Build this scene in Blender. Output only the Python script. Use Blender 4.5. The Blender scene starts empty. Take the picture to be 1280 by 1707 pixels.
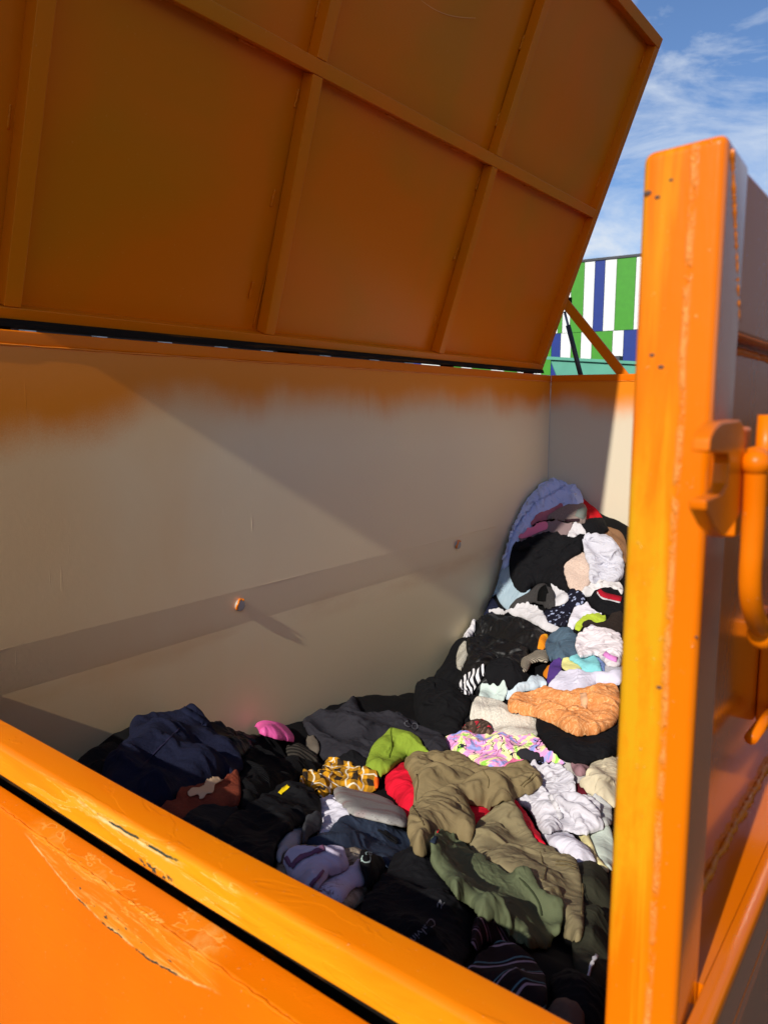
import bpy, bmesh, math, random
import numpy as np
from mathutils import Vector, Matrix
from mathutils.bvhtree import BVHTree

# ------------------------------------------------------------------ scene, camera, light
sc = bpy.context.scene
COL = sc.collection
H = 1.50                                   # eye height above the asphalt
F, CX, CY = 1337.0, 640.0, 853.5           # focal length and centre in photo pixels
def nrm(v):
    v = np.array(v, float); return v / np.linalg.norm(v)
_X = nrm([965, -170, F]); _D = nrm([-65, 10147, F]); _D = nrm(_D - _X * _X.dot(_D))
_Y = np.cross(_X, _D)
if _Y[2] < 0: _Y = -_Y
R = np.array([_X, _Y, -_D])                # world = R @ camera(x right, y down, z forward)
EYE = np.array([0, 0, H])

cam = bpy.data.cameras.new('camera'); co = bpy.data.objects.new('camera', cam); COL.objects.link(co)
M = Matrix.Identity(4)
for i in range(3):
    M[i][0] = R[i, 0]; M[i][1] = -R[i, 1]; M[i][2] = -R[i, 2]
M[2][3] = H
co.matrix_world = M
cam.sensor_fit = 'VERTICAL'; cam.sensor_height = 36.0; cam.lens = F / 1707.0 * 36.0
cam.clip_start = 0.02; cam.clip_end = 2000
cam.dof.use_dof = True; cam.dof.focus_distance = 2.3; cam.dof.aperture_fstop = 9.0
sc.camera = co

SUN = Vector((1.0, 0.057, -0.65)).normalized()      # the way the sunlight travels
sun = bpy.data.lights.new('sun', 'SUN'); sun.energy = 4.6; sun.angle = math.radians(0.55); sun.color = (1.0, 0.93, 0.82)
so = bpy.data.objects.new('sun', sun); COL.objects.link(so)
so.rotation_euler = (-SUN).to_track_quat('Z', 'Y').to_euler(); so.location = (-8, 0, 8)

w = bpy.data.worlds.new('World'); sc.world = w; w.use_nodes = True
nt = w.node_tree; N = nt.nodes; L = nt.links
for n_ in list(N): N.remove(n_)
wo = N.new('ShaderNodeOutputWorld'); bg = N.new('ShaderNodeBackground'); L.new(bg.outputs[0], wo.inputs[0])
bg.inputs[1].default_value = 0.14
sky = N.new('ShaderNodeTexSky'); sky.sky_type = 'NISHITA'; sky.sun_disc = False
sky.sun_elevation = math.asin(-SUN.z); sky.sun_rotation = math.atan2(-SUN.x, -SUN.y)
sky.air_density = 1.0; sky.dust_density = 0.6; sky.ozone_density = 2.0
tc = N.new('ShaderNodeTexCoord'); mp = N.new('ShaderNodeMapping'); mp.inputs['Scale'].default_value = (2.2, 2.2, 6.5)
mp.inputs['Rotation'].default_value = (0.12, 0.0, 0.5); mp.inputs['Location'].default_value = (0.35, 0.1, 0.2)
L.new(tc.outputs['Generated'], mp.inputs[0])
no = N.new('ShaderNodeTexNoise'); no.inputs['Scale'].default_value = 2.6; no.inputs['Detail'].default_value = 9; no.inputs['Roughness'].default_value = 0.62
no.inputs['Distortion'].default_value = 0.6; L.new(mp.outputs[0], no.inputs['Vector'])
cr = N.new('ShaderNodeValToRGB'); cr.color_ramp.elements[0].position = 0.47; cr.color_ramp.elements[1].position = 0.80
sx_ = N.new('ShaderNodeSeparateXYZ'); L.new(tc.outputs['Generated'], sx_.inputs[0])
el = N.new('ShaderNodeMapRange'); L.new(sx_.outputs[2], el.inputs[0])
for i_, q_ in enumerate((0.04, 0.40, 0.27, -0.05)): el.inputs[i_ + 1].default_value = q_
ad = N.new('ShaderNodeMath'); ad.operation = 'ADD'; L.new(no.outputs[0], ad.inputs[0]); L.new(el.outputs[0], ad.inputs[1])
L.new(ad.outputs[0], cr.inputs[0])
mx = N.new('ShaderNodeMix'); mx.data_type = 'RGBA'; L.new(cr.outputs[0], mx.inputs[0])
tint = N.new('ShaderNodeMix'); tint.data_type = 'RGBA'; tint.blend_type = 'MULTIPLY'; tint.inputs[0].default_value = 1.0
L.new(sky.outputs[0], tint.inputs[6]); tint.inputs[7].default_value = (0.60, 0.71, 0.88, 1)
L.new(tint.outputs[2], mx.inputs[6]); mx.inputs[7].default_value = (5.2, 5.7, 6.4, 1); L.new(mx.outputs[2], bg.inputs[0])

vs = sc.view_settings; vs.view_transform = 'Standard'; vs.look = 'None'; vs.exposure = 0.0; vs.gamma = 1.0
try: vs.use_curve_mapping = False
except Exception: pass
try: sc.cycles.max_bounces = 10; sc.cycles.diffuse_bounces = 5
except Exception: pass

# ------------------------------------------------------------------ helpers: node materials
def srgb(r, g, b):
    f = lambda c: (c / 255 / 12.92) if c / 255 <= 0.04045 else ((c / 255 + 0.055) / 1.055) ** 2.4
    return (f(r), f(g), f(b), 1)
class Mat:
    """a small wrapper round a Principled material"""
    def __init__(s, name, base, rough=0.5, **kw):
        s.m = bpy.data.materials.new(name); s.m.use_nodes = True
        s.t = s.m.node_tree; s.b = s.t.nodes['Principled BSDF']
        s.b.inputs['Base Color'].default_value = tuple(base[:3]) + (1,)
        s.b.inputs['Roughness'].default_value = rough
        for k, v in kw.items(): s.b.inputs[k.replace('_', ' ')].default_value = v
    def n(s, typ, **kw):
        nd = s.t.nodes.new(typ)
        for k, v in kw.items(): setattr(nd, k, v)
        return nd
    def l(s, a, b): s.t.links.new(a, b)
    def pos(s, scale=(1, 1, 1), rot=(0, 0, 0), uv=False):
        if uv:
            g = s.n('ShaderNodeTexCoord').outputs['UV']
        else:
            g = s.n('ShaderNodeNewGeometry').outputs['Position']
        m = s.n('ShaderNodeMapping'); m.inputs['Scale'].default_value = scale; m.inputs['Rotation'].default_value = rot
        s.l(g, m.inputs[0]); return m.outputs[0]
    def noise(s, vec, scale, detail=4, rough=0.55, dist=0.0):
        t = s.n('ShaderNodeTexNoise'); t.inputs['Scale'].default_value = scale; t.inputs['Detail'].default_value = detail
        t.inputs['Roughness'].default_value = rough; t.inputs['Distortion'].default_value = dist; s.l(vec, t.inputs['Vector']); return t.outputs[0]
    def ramp(s, fac, a, b, ca=(0, 0, 0, 1), cb=(1, 1, 1, 1)):
        r = s.n('ShaderNodeValToRGB'); e = r.color_ramp.elements
        e[0].position = a; e[1].position = b; e[0].color = ca; e[1].color = cb; s.l(fac, r.inputs[0]); return r.outputs[0]
    def mapr(s, v, a, b, c=0.0, d=1.0):
        r = s.n('ShaderNodeMapRange', interpolation_type='SMOOTHSTEP'); s.l(v, r.inputs[0])
        for i, x in enumerate((a, b, c, d)): r.inputs[i + 1].default_value = x
        return r.outputs[0]
    def math(s, op, a, b=None, c=None):
        m = s.n('ShaderNodeMath', operation=op)
        for i, x in enumerate((a, b, c)):
            if x is None: continue
            if isinstance(x, (int, float)): m.inputs[i].default_value = x
            else: s.l(x, m.inputs[i])
        return m.outputs[0]
    def mix(s, fac, a, b):
        m = s.n('ShaderNodeMix', data_type='RGBA')
        if isinstance(fac, (int, float)): m.inputs[0].default_value = fac
        else: s.l(fac, m.inputs[0])
        for i, x in ((6, a), (7, b)):
            if isinstance(x, tuple): m.inputs[i].default_value = tuple(x[:3]) + (1,)
            else: s.l(x, m.inputs[i])
        return m.outputs[2]
    def xyz(s, vec):
        x = s.n('ShaderNodeSeparateXYZ'); s.l(vec, x.inputs[0]); return x.outputs
    def color(s, c): s.l(c, s.b.inputs['Base Color'])
    def bump(s, h, strength=0.3, dist=0.002):
        b = s.n('ShaderNodeBump'); b.inputs['Strength'].default_value = strength; b.inputs['Distance'].default_value = dist
        s.l(h, b.inputs['Height'])
        if s.b.inputs['Normal'].is_linked:
            s.l(s.b.inputs['Normal'].links[0].from_socket, b.inputs['Normal'])
        s.l(b.outputs[0], s.b.inputs['Normal'])

ORA = (0.75, 0.172, 0.0004, 1); YEL = (0.64, 0.325, 0.007, 1); DEEP = (0.74, 0.145, 0.0006, 1)
PRIM = (0.90, 0.755, 0.47, 1)

def paint(name, kind='plain', rough=0.3):
    m = Mat(name, ORA, rough); m.b.inputs['Specular IOR Level'].default_value = 0.18
    p = m.pos(); X = m.xyz(p)
    base = m.mix(m.ramp(m.noise(p, 3.0, 3), 0.35, 0.7), ORA, DEEP)
    if kind == 'lid':          # thin overspray: broad olive-yellow and orange clouds
        base = m.mix(m.ramp(m.noise(p, 1.7, 3, 0.5, 0.5), 0.40, 0.68), (0.74, 0.170, 0.001, 1), (0.60, 0.190, 0.003, 1))
        base = m.mix(m.ramp(m.noise(p, 1.1, 2), 0.55, 0.75), base, ORA)
    if kind == 'post':
        n1 = m.noise(m.pos((6, 30, 3)), 1.2, 5, 0.6, 0.8)
        left = m.mapr(X[1], 0.147, 0.158)
        low = m.mapr(m.math('ADD', X[2], m.math('MULTIPLY', n1, 0.22)), H + 0.20, H + 0.02)
        low2 = m.mapr(m.math('ADD', X[2], m.math('MULTIPLY', n1, 0.15)), H - 0.42, H - 0.24)
        zn = m.math('ADD', X[2], m.math('MULTIPLY', m.math('SUBTRACT', n1, 0.5), 0.30))
        band = m.math('MULTIPLY', m.mapr(zn, H + 0.02, H - 0.13), m.mapr(zn, H - 0.42, H - 0.30))
        streak = m.math('MULTIPLY', m.ramp(m.noise(m.pos((1, 55, 3)), 1.3, 4, 0.6, 0.5), 0.48, 0.66), 0.55)
        patch = m.math('ADD', m.math('MULTIPLY', band, m.math('ADD', 0.45, m.math('MULTIPLY', m.ramp(m.noise(m.pos((3, 25, 12)), 2.0, 5, 0.7), 0.35, 0.6), 0.5))), streak)
        f = m.math('MINIMUM', m.math('MULTIPLY', left, patch), 0.95)
        base = m.mix(f, base, YEL)
        line = m.math('MULTIPLY', m.mapr(m.math('ABSOLUTE', m.math('SUBTRACT', m.math('ADD', X[1], m.math('MULTIPLY', m.noise(m.pos((1, 1, 9)), 2.0, 3), 0.006)), 0.1525)), 0.0034, 0.0008), m.ramp(m.noise(m.pos((8, 30, 22)), 2.5, 5, 0.7), 0.40, 0.58))
        base = m.mix(m.math('MULTIPLY', line, 0.5), base, (0.86, 0.38, 0.11, 1))
        m.bump(line, 0.7, 0.0020)
        m.bump(m.noise(m.pos((8, 30, 4)), 3.0, 5), 0.25, 0.003)
    if kind == 'rim':
        n1 = m.noise(m.pos((4, 1.2, 6)), 2.2, 4, 0.6, 0.6)
        n2 = m.noise(m.pos((8, 3.5, 30)), 1.6, 4, 0.6, 0.8)
        face = m.mapr(X[2], H - 0.503, H - 0.512)
        base = m.mix(m.math('MULTIPLY', m.math('ADD', m.math('MULTIPLY', face, 0.75), 0.15), m.ramp(n1, 0.30, 0.62)), base, YEL)
        # bare places where the paint was knocked off, with a pale edge
        zone = m.math('MULTIPLY', m.mapr(X[1], 0.57, 0.59), m.mapr(X[1], 1.06, 1.00))
        zone = m.math('MULTIPLY', zone, face)
        lay = m.ramp(n2, 0.50, 0.52)
        base = m.mix(m.math('MULTIPLY', m.math('MULTIPLY', zone, lay), 0.65), base, (0.90, 0.34, 0.02, 1))
        edge = m.math('MULTIPLY', m.mapr(m.math('ABSOLUTE', m.math('SUBTRACT', n2, 0.51)), 0.012, 0.003), zone)
        base = m.mix(m.math('MULTIPLY', edge, 0.7), base, (0.86, 0.50, 0.12, 1))
        n3 = m.noise(m.pos((30, 9, 60)), 2.0, 5, 0.7, 0.4)
        zw = m.math('ADD', X[2], m.math('MULTIPLY', m.math('SUBTRACT', m.noise(m.pos((3, 14, 3)), 1.5, 4, 0.6), 0.5), 0.012))
        near = m.mapr(m.math('ABSOLUTE', m.math('SUBTRACT', zw, H - 0.5165)), 0.0022, 0.0012); wide = m.mapr(m.math('ABSOLUTE', m.math('SUBTRACT', zw, H - 0.5175)), 0.006, 0.002)
        z2 = m.math('MULTIPLY', m.mapr(X[1], 0.66, 0.70), m.mapr(X[1], 0.92, 0.88))
        base = m.mix(m.math('MULTIPLY', m.math('MULTIPLY', wide, z2), m.math('MULTIPLY', m.ramp(n3, 0.45, 0.6), 0.8)), base, (0.80, 0.62, 0.30, 1))
        bare = m.math('MULTIPLY', m.math('MULTIPLY', near, z2), m.ramp(m.noise(m.pos((1, 12, 30)), 1.4, 4, 0.7), 0.48, 0.51))
        sp2 = m.math('MULTIPLY', m.math('MULTIPLY', m.mapr(m.math('ABSOLUTE', m.math('SUBTRACT', X[2], H - 0.541)), 0.005, 0.002), m.math('MULTIPLY', m.mapr(X[1], 0.685, 0.70), m.mapr(X[1], 0.765, 0.75))), m.ramp(m.noise(m.pos((40, 60, 120)), 1.3, 3, 0.6), 0.50, 0.53))
        base = m.mix(m.math('MAXIMUM', bare, sp2), base, (0.035, 0.05, 0.035, 1))
        m.bump(lay, 0.35, 0.0008); m.bump(n3, 0.12, 0.002)
    if kind == 'gate':
        n2 = m.noise(m.pos((8, 3.5, 26)), 1.5, 4, 0.6, 0.8)
        # a long shallow scrape below the weld
        yy = m.math('SUBTRACT', X[1], 0.74); n4 = m.noise(m.pos((3, 22, 22)), 1.5, 5, 0.65, 0.5)
        zb = m.math('ADD', m.math('MULTIPLY', m.math('POWER', m.math('ABSOLUTE', yy), 2.0), 0.75), H - 0.614)
        zz = m.math('SUBTRACT', X[2], m.math('ADD', zb, m.math('MULTIPLY', m.math('SUBTRACT', n4, 0.5), 0.012)))
        ends = m.math('MULTIPLY', m.mapr(X[1], 0.555, 0.60), m.mapr(X[1], 0.985, 0.94))
        zone = m.math('MULTIPLY', m.mapr(zz, 0.0, 0.0012), ends)
        lay = m.ramp(n2, 0.49, 0.505)
        base = m.mix(m.math('MULTIPLY', zone, 0.18), base, (0.88, 0.27, 0.02, 1))
        base = m.mix(m.math('MULTIPLY', m.math('MULTIPLY', zone, lay), 0.40), base, (0.84, 0.27, 0.012, 1))
        base = m.mix(m.math('MULTIPLY', m.math('MULTIPLY', zone, m.ramp(m.noise(m.pos((5, 9, 90)), 2.0, 5, 0.75, 0.4), 0.52, 0.66)), 0.45), base, (0.80, 0.42, 0.10, 1))
        e2 = m.math('MULTIPLY', m.mapr(m.math('ABSOLUTE', m.math('SUBTRACT', n2, 0.5)), 0.008, 0.002), zone)
        base = m.mix(m.math('MULTIPLY', e2, 0.55), base, (0.86, 0.46, 0.10, 1))
        pale = m.math('MULTIPLY', m.math('MULTIPLY', m.mapr(m.math('ABSOLUTE', m.math('SUBTRACT', zz, 0.0015)), 0.0022, 0.0006), ends), m.ramp(m.noise(m.pos((1, 9, 2)), 2.0, 4, 0.7), 0.36, 0.55))
        base = m.mix(m.math('MULTIPLY', pale, 0.8), base, (0.84, 0.58, 0.22, 1))
        seg_ = m.math('MULTIPLY', m.mapr(X[1], 0.62, 0.645), m.mapr(X[1], 0.87, 0.84))
        bare = m.math('MULTIPLY', m.math('MULTIPLY', m.mapr(m.math('ABSOLUTE', m.math('SUBTRACT', zz, 0.0005)), 0.0016, 0.0008), seg_), m.ramp(m.noise(m.pos((1, 14, 30)), 1.4, 4, 0.7), 0.47, 0.50))
        spot = m.math('MULTIPLY', m.math('MULTIPLY', m.mapr(m.math('ABSOLUTE', m.math('SUBTRACT', zz, 0.014)), 0.012, 0.004), seg_), m.ramp(m.noise(m.pos((40, 55, 110)), 1.3, 3, 0.6), 0.66, 0.68))
        base = m.mix(m.math('MAXIMUM', bare, spot), base, (0.035, 0.05, 0.035, 1))
        m.bump(lay, 0.2, 0.0006); m.bump(zone, 0.4, 0.001)
    if kind == 'side':
        m.b.inputs['Coat Weight'].default_value = 0.75; m.b.inputs['Coat Roughness'].default_value = 0.12; m.b.inputs['Specular IOR Level'].default_value = 0.4
    # grit and pinholes in the paint
    grit = m.ramp(m.noise(p, 160, 2, 0.7), 0.70, 0.76)
    base = m.mix(m.math('MULTIPLY', grit, 0.25), base, (0.95, 0.55, 0.2, 1))
    m.color(base)
    m.bump(m.noise(p, 55, 3), 0.06, 0.004)
    m.bump(grit, 0.5, 0.0012)
    return m.m

def interior(name, end=False):
    """primer grey steel with orange overspray drifting down from the top"""
    m = Mat(name, PRIM, 0.55)
    p = m.pos(); X = m.xyz(p)
    n1 = m.noise(m.pos((2.4, 2.4, 1.4)), 1.1, 4, 0.55, 0.5)
    n2 = m.noise(p, 90, 3, 0.6)
    edge = m.math('ADD', X[2], m.math('MULTIPLY', m.math('SUBTRACT', n1, 0.5), 0.20))
    if not end:
        edge = m.math('ADD', edge, m.math('MULTIPLY', m.mapr(X[0], 1.50, 0.80), 0.14))
    edge = m.math('ADD', edge, m.math('MULTIPLY', m.math('SUBTRACT', m.noise(p, 260, 2, 0.8), 0.5), 0.07))
    edge = m.math('ADD', edge, m.math('MULTIPLY', m.math('SUBTRACT', m.noise(m.pos((7, 7, 2.5)), 1.6, 4, 0.6), 0.5), 0.03))
    f = m.mapr(edge, H - 0.065, H + 0.085)
    prim = m.mix(m.ramp(m.noise(p, 1.1, 4, 0.5), 0.35, 0.7), PRIM, (0.82, 0.70, 0.47, 1))
    prim = m.mix(m.math('MULTIPLY', m.mapr(X[2], H - 0.55, H - 0.8), 0.6), prim, (0.78, 0.68, 0.40, 1))
    prim = m.mix(m.math('MULTIPLY', m.mapr(m.math('ADD', X[2], m.math('MULTIPLY', n1, -0.05)), H - 0.20, H + 0.06), 0.6), prim, (0.78, 0.48, 0.22, 1))
    if not end:
        warm = m.math('MULTIPLY', m.mapr(m.math('ABSOLUTE', m.math('ADD', X[2], 0.69 - H)), 0.06, 0.0), m.ramp(m.noise(m.pos((2, 1, 8)), 1.5, 4), 0.38, 0.62))
        prim = m.mix(m.math('MULTIPLY', warm, 0.35), prim, (0.60, 0.36, 0.16, 1))
        prim = m.mix(m.math('MULTIPLY', m.mapr(m.math('ADD', X[0], m.math('MULTIPLY', n1, 0.7)), 2.35, 1.20), 0.65), prim, (0.80, 0.43, 0.13, 1))
    drip = m.ramp(m.noise(m.pos((75, 75, 6)), 1.0, 2, 0.5), 0.74, 0.79)
    prim = m.mix(m.math('MULTIPLY', drip, m.math('MULTIPLY', m.mapr(X[2], H - 0.5, H - 0.8), 0.5)), prim, (0.72, 0.68, 0.58, 1))
    if end: prim = m.mix(0.6, prim, (0.48, 0.44, 0.38, 1))  # same primer, darkened here to offset the full sun on this wall
    m.color(m.mix(f, prim, (0.76, 0.215, 0.002, 1)))
    m.l(m.mapr(f, 0, 1, 0.55, 0.32), m.b.inputs['Roughness'])
    m.bump(n2, 0.10, 0.002); m.bump(m.noise(m.pos((1, 1, 0.4)), 240, 2), 0.08, 0.001); m.bump(drip, 0.22, 0.001)
    return m.m

M_ORA = paint('orange_paint'); M_LID = paint('orange_lid_paint', 'lid', 0.33); M_POST = paint('orange_post_paint', 'post', 0.28)
M_RIM = paint('orange_rim_paint', 'rim', 0.33); M_GATE = paint('orange_gate_paint', 'gate', 0.33)
M_SIDE = paint('orange_gloss_side_paint', 'side', 0.22)
M_IN = interior('primer_with_overspray'); M_IN2 = interior('primer_end_wall', True)
_m = Mat('black_rubber_grime', (0.012, 0.009, 0.006), 0.8, Specular_IOR_Level=0.1); _p = _m.pos()
_m.color(_m.mix(_m.ramp(_m.noise(_m.pos((1, 4, 20)), 2.5, 5, 0.7), 0.52, 0.68), (0.012, 0.009, 0.006), (0.12, 0.045, 0.006))); _m.bump(_m.noise(_p, 60, 4), 0.5, 0.003); M_GRIME = _m.m
_m = Mat('weld_bead_paint', (0.80, 0.21, 0.006), 0.3); _m.bump(_m.noise(_m.pos(), 180, 3), 0.6, 0.002); M_WELD = _m.m
_m = Mat('primer_bead', (0.58, 0.52, 0.43), 0.55); M_PB = _m.m
_m = Mat('bare_steel', (0.35, 0.35, 0.36), 0.3, Metallic=1.0); M_STEEL = _m.m
_m = Mat('worn_primer_steel', (0.40, 0.40, 0.38), 0.5); _m.bump(_m.noise(_m.pos(), 60, 4), 0.6, 0.003); M_PEG = _m.m

# ------------------------------------------------------------------ helpers: objects
def tag(o, label=None, cat=None, group=None, kind=None):
    if label: o['label'] = label
    if cat: o['category'] = cat
    if group: o['group'] = group
    if kind: o['kind'] = kind
    return o
def empty(name, loc=(0, 0, 0)):
    o = bpy.data.objects.new(name, None); COL.objects.link(o); o.location = loc; o.empty_display_size = 0.1; return o
def mesh_obj(name, verts, faces, mat, parent=None, smooth=False, bevel=0.0, seg=2):
    """vertices are given relative to the eye; they are stored in world space"""
    me = bpy.data.meshes.new(name)
    V = np.array(verts, float) + EYE
    org = V.mean(0) if parent is None else np.array(parent.matrix_world.translation)
    org = np.array(parent['_w']) if (parent is not None and '_w' in parent) else (V.mean(0) if parent is None else org)
    if parent is None: me.from_pydata([tuple(v) for v in (V - V.mean(0))], [], faces); loc = V.mean(0)
    else: me.from_pydata([tuple(v) for v in V], [], faces); loc = (0, 0, 0)
    me.update(); o = bpy.data.objects.new(name, me); COL.objects.link(o)
    o.location = tuple(loc)
    if parent is not None:
        o.parent = parent
        bx = Vector((0, 0, 0)); q = parent
        while q is not None: bx += q.location; q = q.parent
        o.location = -bx            # parents are never rotated: cancels their offset
    if mat: me.materials.append(mat)
    if bevel:
        b = o.modifiers.new('bevel', 'BEVEL'); b.width = bevel; b.segments = seg; b.limit_method = 'ANGLE'; b.angle_limit = math.radians(40)
        wn = o.modifiers.new('wn', 'WEIGHTED_NORMAL'); smooth = True
    if smooth:
        me.polygons.foreach_set('use_smooth', [True] * len(me.polygons))
    return o
BOXF = [(0, 1, 2, 3), (7, 6, 5, 4), (0, 4, 5, 1), (1, 5, 6, 2), (2, 6, 7, 3), (3, 7, 4, 0)]
def box(x0, x1, y0, y1, z0, z1):
    return [(x0, y0, z0), (x0, y1, z0), (x1, y1, z0), (x1, y0, z0), (x0, y0, z1), (x0, y1, z1), (x1, y1, z1), (x1, y0, z1)], list(BOXF)
def join(*parts):
    V, Fc = [], []
    for v, f in parts:
        k = len(V); V += list(v); Fc += [tuple(i + k for i in q) for q in f]
    return V, Fc
def hexa(pts): return list(pts), list(BOXF)
def prism(poly, off):
    """poly: list of 3D points, extruded by off"""
    n = len(poly); o = np.array(off, float); P = [tuple(np.array(p, float)) for p in poly] + [tuple(np.array(p, float) + o) for p in poly]
    Fc = [tuple(range(n))[::-1], tuple(range(n, 2 * n))] + [(i, (i + 1) % n, n + (i + 1) % n, n + i) for i in range(n)]
    return P, Fc
def tube(path, r, seg=14, cap=True):
    path = [np.array(p, float) for p in path]; V, Fc = [], []
    rr = r if isinstance(r, (list, tuple, np.ndarray)) else [r] * len(path)
    up = np.array([0.13, 0.2, 0.97])
    for i, p in enumerate(path):
        t = path[min(i + 1, len(path) - 1)] - path[max(i - 1, 0)]; t = t / (np.linalg.norm(t) + 1e-12)
        a = np.cross(t, up)
        if np.linalg.norm(a) < 0.05: a = np.cross(t, [1, 0.1, 0])
        a /= np.linalg.norm(a); b = np.cross(t, a)
        for k in range(seg):
            g = 2 * math.pi * k / seg; V.append(tuple(p + rr[i] * (a * math.cos(g) + b * math.sin(g))))
    for i in range(len(path) - 1):
        for k in range(seg):
            k2 = (k + 1) % seg; Fc.append((i * seg + k, i * seg + k2, (i + 1) * seg + k2, (i + 1) * seg + k))
    if cap: Fc.append(tuple(range(seg))[::-1]); Fc.append(tuple((len(path) - 1) * seg + k for k in range(seg)))
    return V, Fc
def ball(c, r, n=16, sx=1, sy=1, sz=1):
    V, Fc = [], []
    for i in range(n + 1):
        a = math.pi * i / n
        for k in range(2 * n):
            g = math.pi * k / n; V.append((c[0] + sx * r * math.sin(a) * math.cos(g), c[1] + sy * r * math.sin(a) * math.sin(g), c[2] + sz * r * math.cos(a)))
    for i in range(n):
        for k in range(2 * n):
            k2 = (k + 1) % (2 * n); Fc.append((i * 2 * n + k, (i + 1) * 2 * n + k, (i + 1) * 2 * n + k2, i * 2 * n + k2))
    return V, Fc
rng = random.Random(7)
def bead(p0, p1, r, parent, mat=M_WELD, name='weld_seam', n=90, jit=0.3):
    p0 = np.array(p0, float); p1 = np.array(p1, float); pts, rs = [], []
    for i in range(n + 1):
        t = i / n; pts.append(p0 + (p1 - p0) * t + np.array([rng.uniform(-1, 1) for _ in range(3)]) * r * jit); rs.append(r * (1 + rng.uniform(-0.35, 0.35)))
    v, f = tube(pts, rs, 8); return mesh_obj(name, v, f, mat, parent, smooth=True)
def sheet(fn, nu, nv, name, mat, parent, thick=0.0, tdir=(0, 0, 0), smooth=True):
    """a curved steel sheet: fn(u,v) -> point, with a back side at +tdir*thick"""
    V = [fn(i / nu, j / nv) for j in range(nv + 1) for i in range(nu + 1)]
    Fc = [(j * (nu + 1) + i, j * (nu + 1) + i + 1, (j + 1) * (nu + 1) + i + 1, (j + 1) * (nu + 1) + i) for j in range(nv) for i in range(nu)]
    if thick:
        k = len(V); d = np.array(tdir) * thick
        V += [tuple(np.array(v) + d) for v in V]; Fc += [tuple(i + k for i in f[::-1]) for f in Fc]
        bd = [i for i in range(nu + 1)] + [(j) * (nu + 1) + nu for j in range(1, nv + 1)] + [nv * (nu + 1) + i for i in range(nu - 1, -1, -1)] + [j * (nu + 1) for j in range(nv - 1, 0, -1)]
        Fc += [(bd[i], bd[(i + 1) % len(bd)], bd[(i + 1) % len(bd)] + k, bd[i] + k) for i in range(len(bd))]
    return mesh_obj(name, V, Fc, mat, parent, smooth=False)
def ray(u, v): return R @ np.array([u - CX, v - CY, F])

# ------------------------------------------------------------------ the setting
_m = Mat('asphalt', (0.045, 0.045, 0.047), 0.85); _p = _m.pos()
_m.color(_m.mix(_m.ramp(_m.noise(_p, 60, 5, 0.7), 0.35, 0.7), (0.028, 0.028, 0.03), (0.085, 0.083, 0.08)))
_m.bump(_m.noise(_p, 90, 4), 0.8, 0.006)
g = mesh_obj('ground', [(-300, -300, -H), (300, -300, -H), (300, 300, -H), (-300, 300, -H)], [(0, 1, 2, 3)], _m.m); tag(g, kind='structure')

def flatmat(name, col, rough=0.45, sc_=4):
    m = Mat(name, col, rough); p = m.pos(); d = tuple(c * 0.86 for c in col[:3])
    m.color(m.mix(m.ramp(m.noise(p, sc_, 4), 0.3, 0.75), d, tuple(col[:3]))); m.bump(m.noise(p, 40, 2), 0.05, 0.004); return m.m
PW = flatmat('white_cladding', (0.80, 0.82, 0.78)); PG = flatmat('green_cladding', (0.055, 0.30, 0.015)); PB = flatmat('blue_cladding', (0.007, 0.03, 0.22))
GREYM = flatmat('dark_flashing', (0.05, 0.05, 0.055)); DARKM = flatmat('dark_steel_wall', (0.03, 0.032, 0.035)); TEAL = flatmat('teal_paint', (0.10, 0.36, 0.25))
XB = 40.0
bld = empty('building', (XB, 24, 0)); tag(bld, 'long building clad in vertical white, green and blue panels behind the container', 'building')
ZT = 7.32; ZM = 3.83; ZL = 0.35
v, f = box(XB + 0.06, XB + 12, 6.0, 46, -H, ZT - 0.05); mesh_obj('wall', v, f, GREYM, bld)
v, f = box(XB - 0.05, XB + 12.1, 5.9, 46.1, ZT + 0.003, ZT + 0.12); mesh_obj('roof_flashing', v, f, GREYM, bld)
up = [(19.3, PB), (18.6, PW), (17.95, PG), (17.30, PW), (16.85, PG), (16.19, PW), (15.65, PB), (15.12, PW), (14.53, PG), (13.56, PG), (12.6, PW), (11.7, PB), (10.9, PG), (10.2, PW), (9.3, PG), (8.4, PW), (7.6, PB), (6.8, PW), (6.0, None)]
up[3:6] = [(17.40, PG), (16.75, PW), (16.19, PB)]
up = [(19.3, PB), (18.6, PW), (17.95, PG), (17.55, PW), (16.85, PG), (16.19, PW), (15.65, PB), (15.12, PW), (14.53, PG), (13.56, PW), (12.8, PG), (11.9, PB), (11.1, PG), (10.2, PW), (9.3, PG), (8.4, PW), (7.6, PB), (6.8, PW), (6.0, None)]
# upper row as seen: ... | white | green | white | blue | white | green |
up = [(18.7, PB), (18.1, PW), (17.55, PG), (17.30, PW), (16.88, PG), (16.19, PW), (15.65, PB), (15.12, PW), (14.53, PG), (13.56, PW), (12.8, PG), (11.9, PB), (11.1, PG), (10.2, PW), (9.3, PG), (8.4, PW), (7.6, PB), (6.8, PW), (6.0, None)]
dn = [(19.0, PW), (18.4, PG), (17.86, PB), (17.35, PW), (16.79, PG), (16.25, PW), (15.67, PG), (14.59, PW), (14.03, PB), (13.2, PG), (12.3, PW), (11.2, PB), (10.4, PW), (9.5, PG), (8.6, PW), (7.7, PG), (6.9, PW), (6.0, None)]
left_row = [(45.9, PG), (44.6, PW), (43.7, PB), (42.5, PG), (41.0, PW), (39.9, PG), (38.7, PW), (37.5, PB), (36.6, PW), (35.0, PG), (34.0, PW), (33.1, PG), (31.6, PW), (29.0, PW), (27.4, PB), (26.0, PW), (24.6, PG), (23.3, PW), (22.6, PG), (21.4, PW), (20.6, PG), (19.8, PW)]
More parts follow.
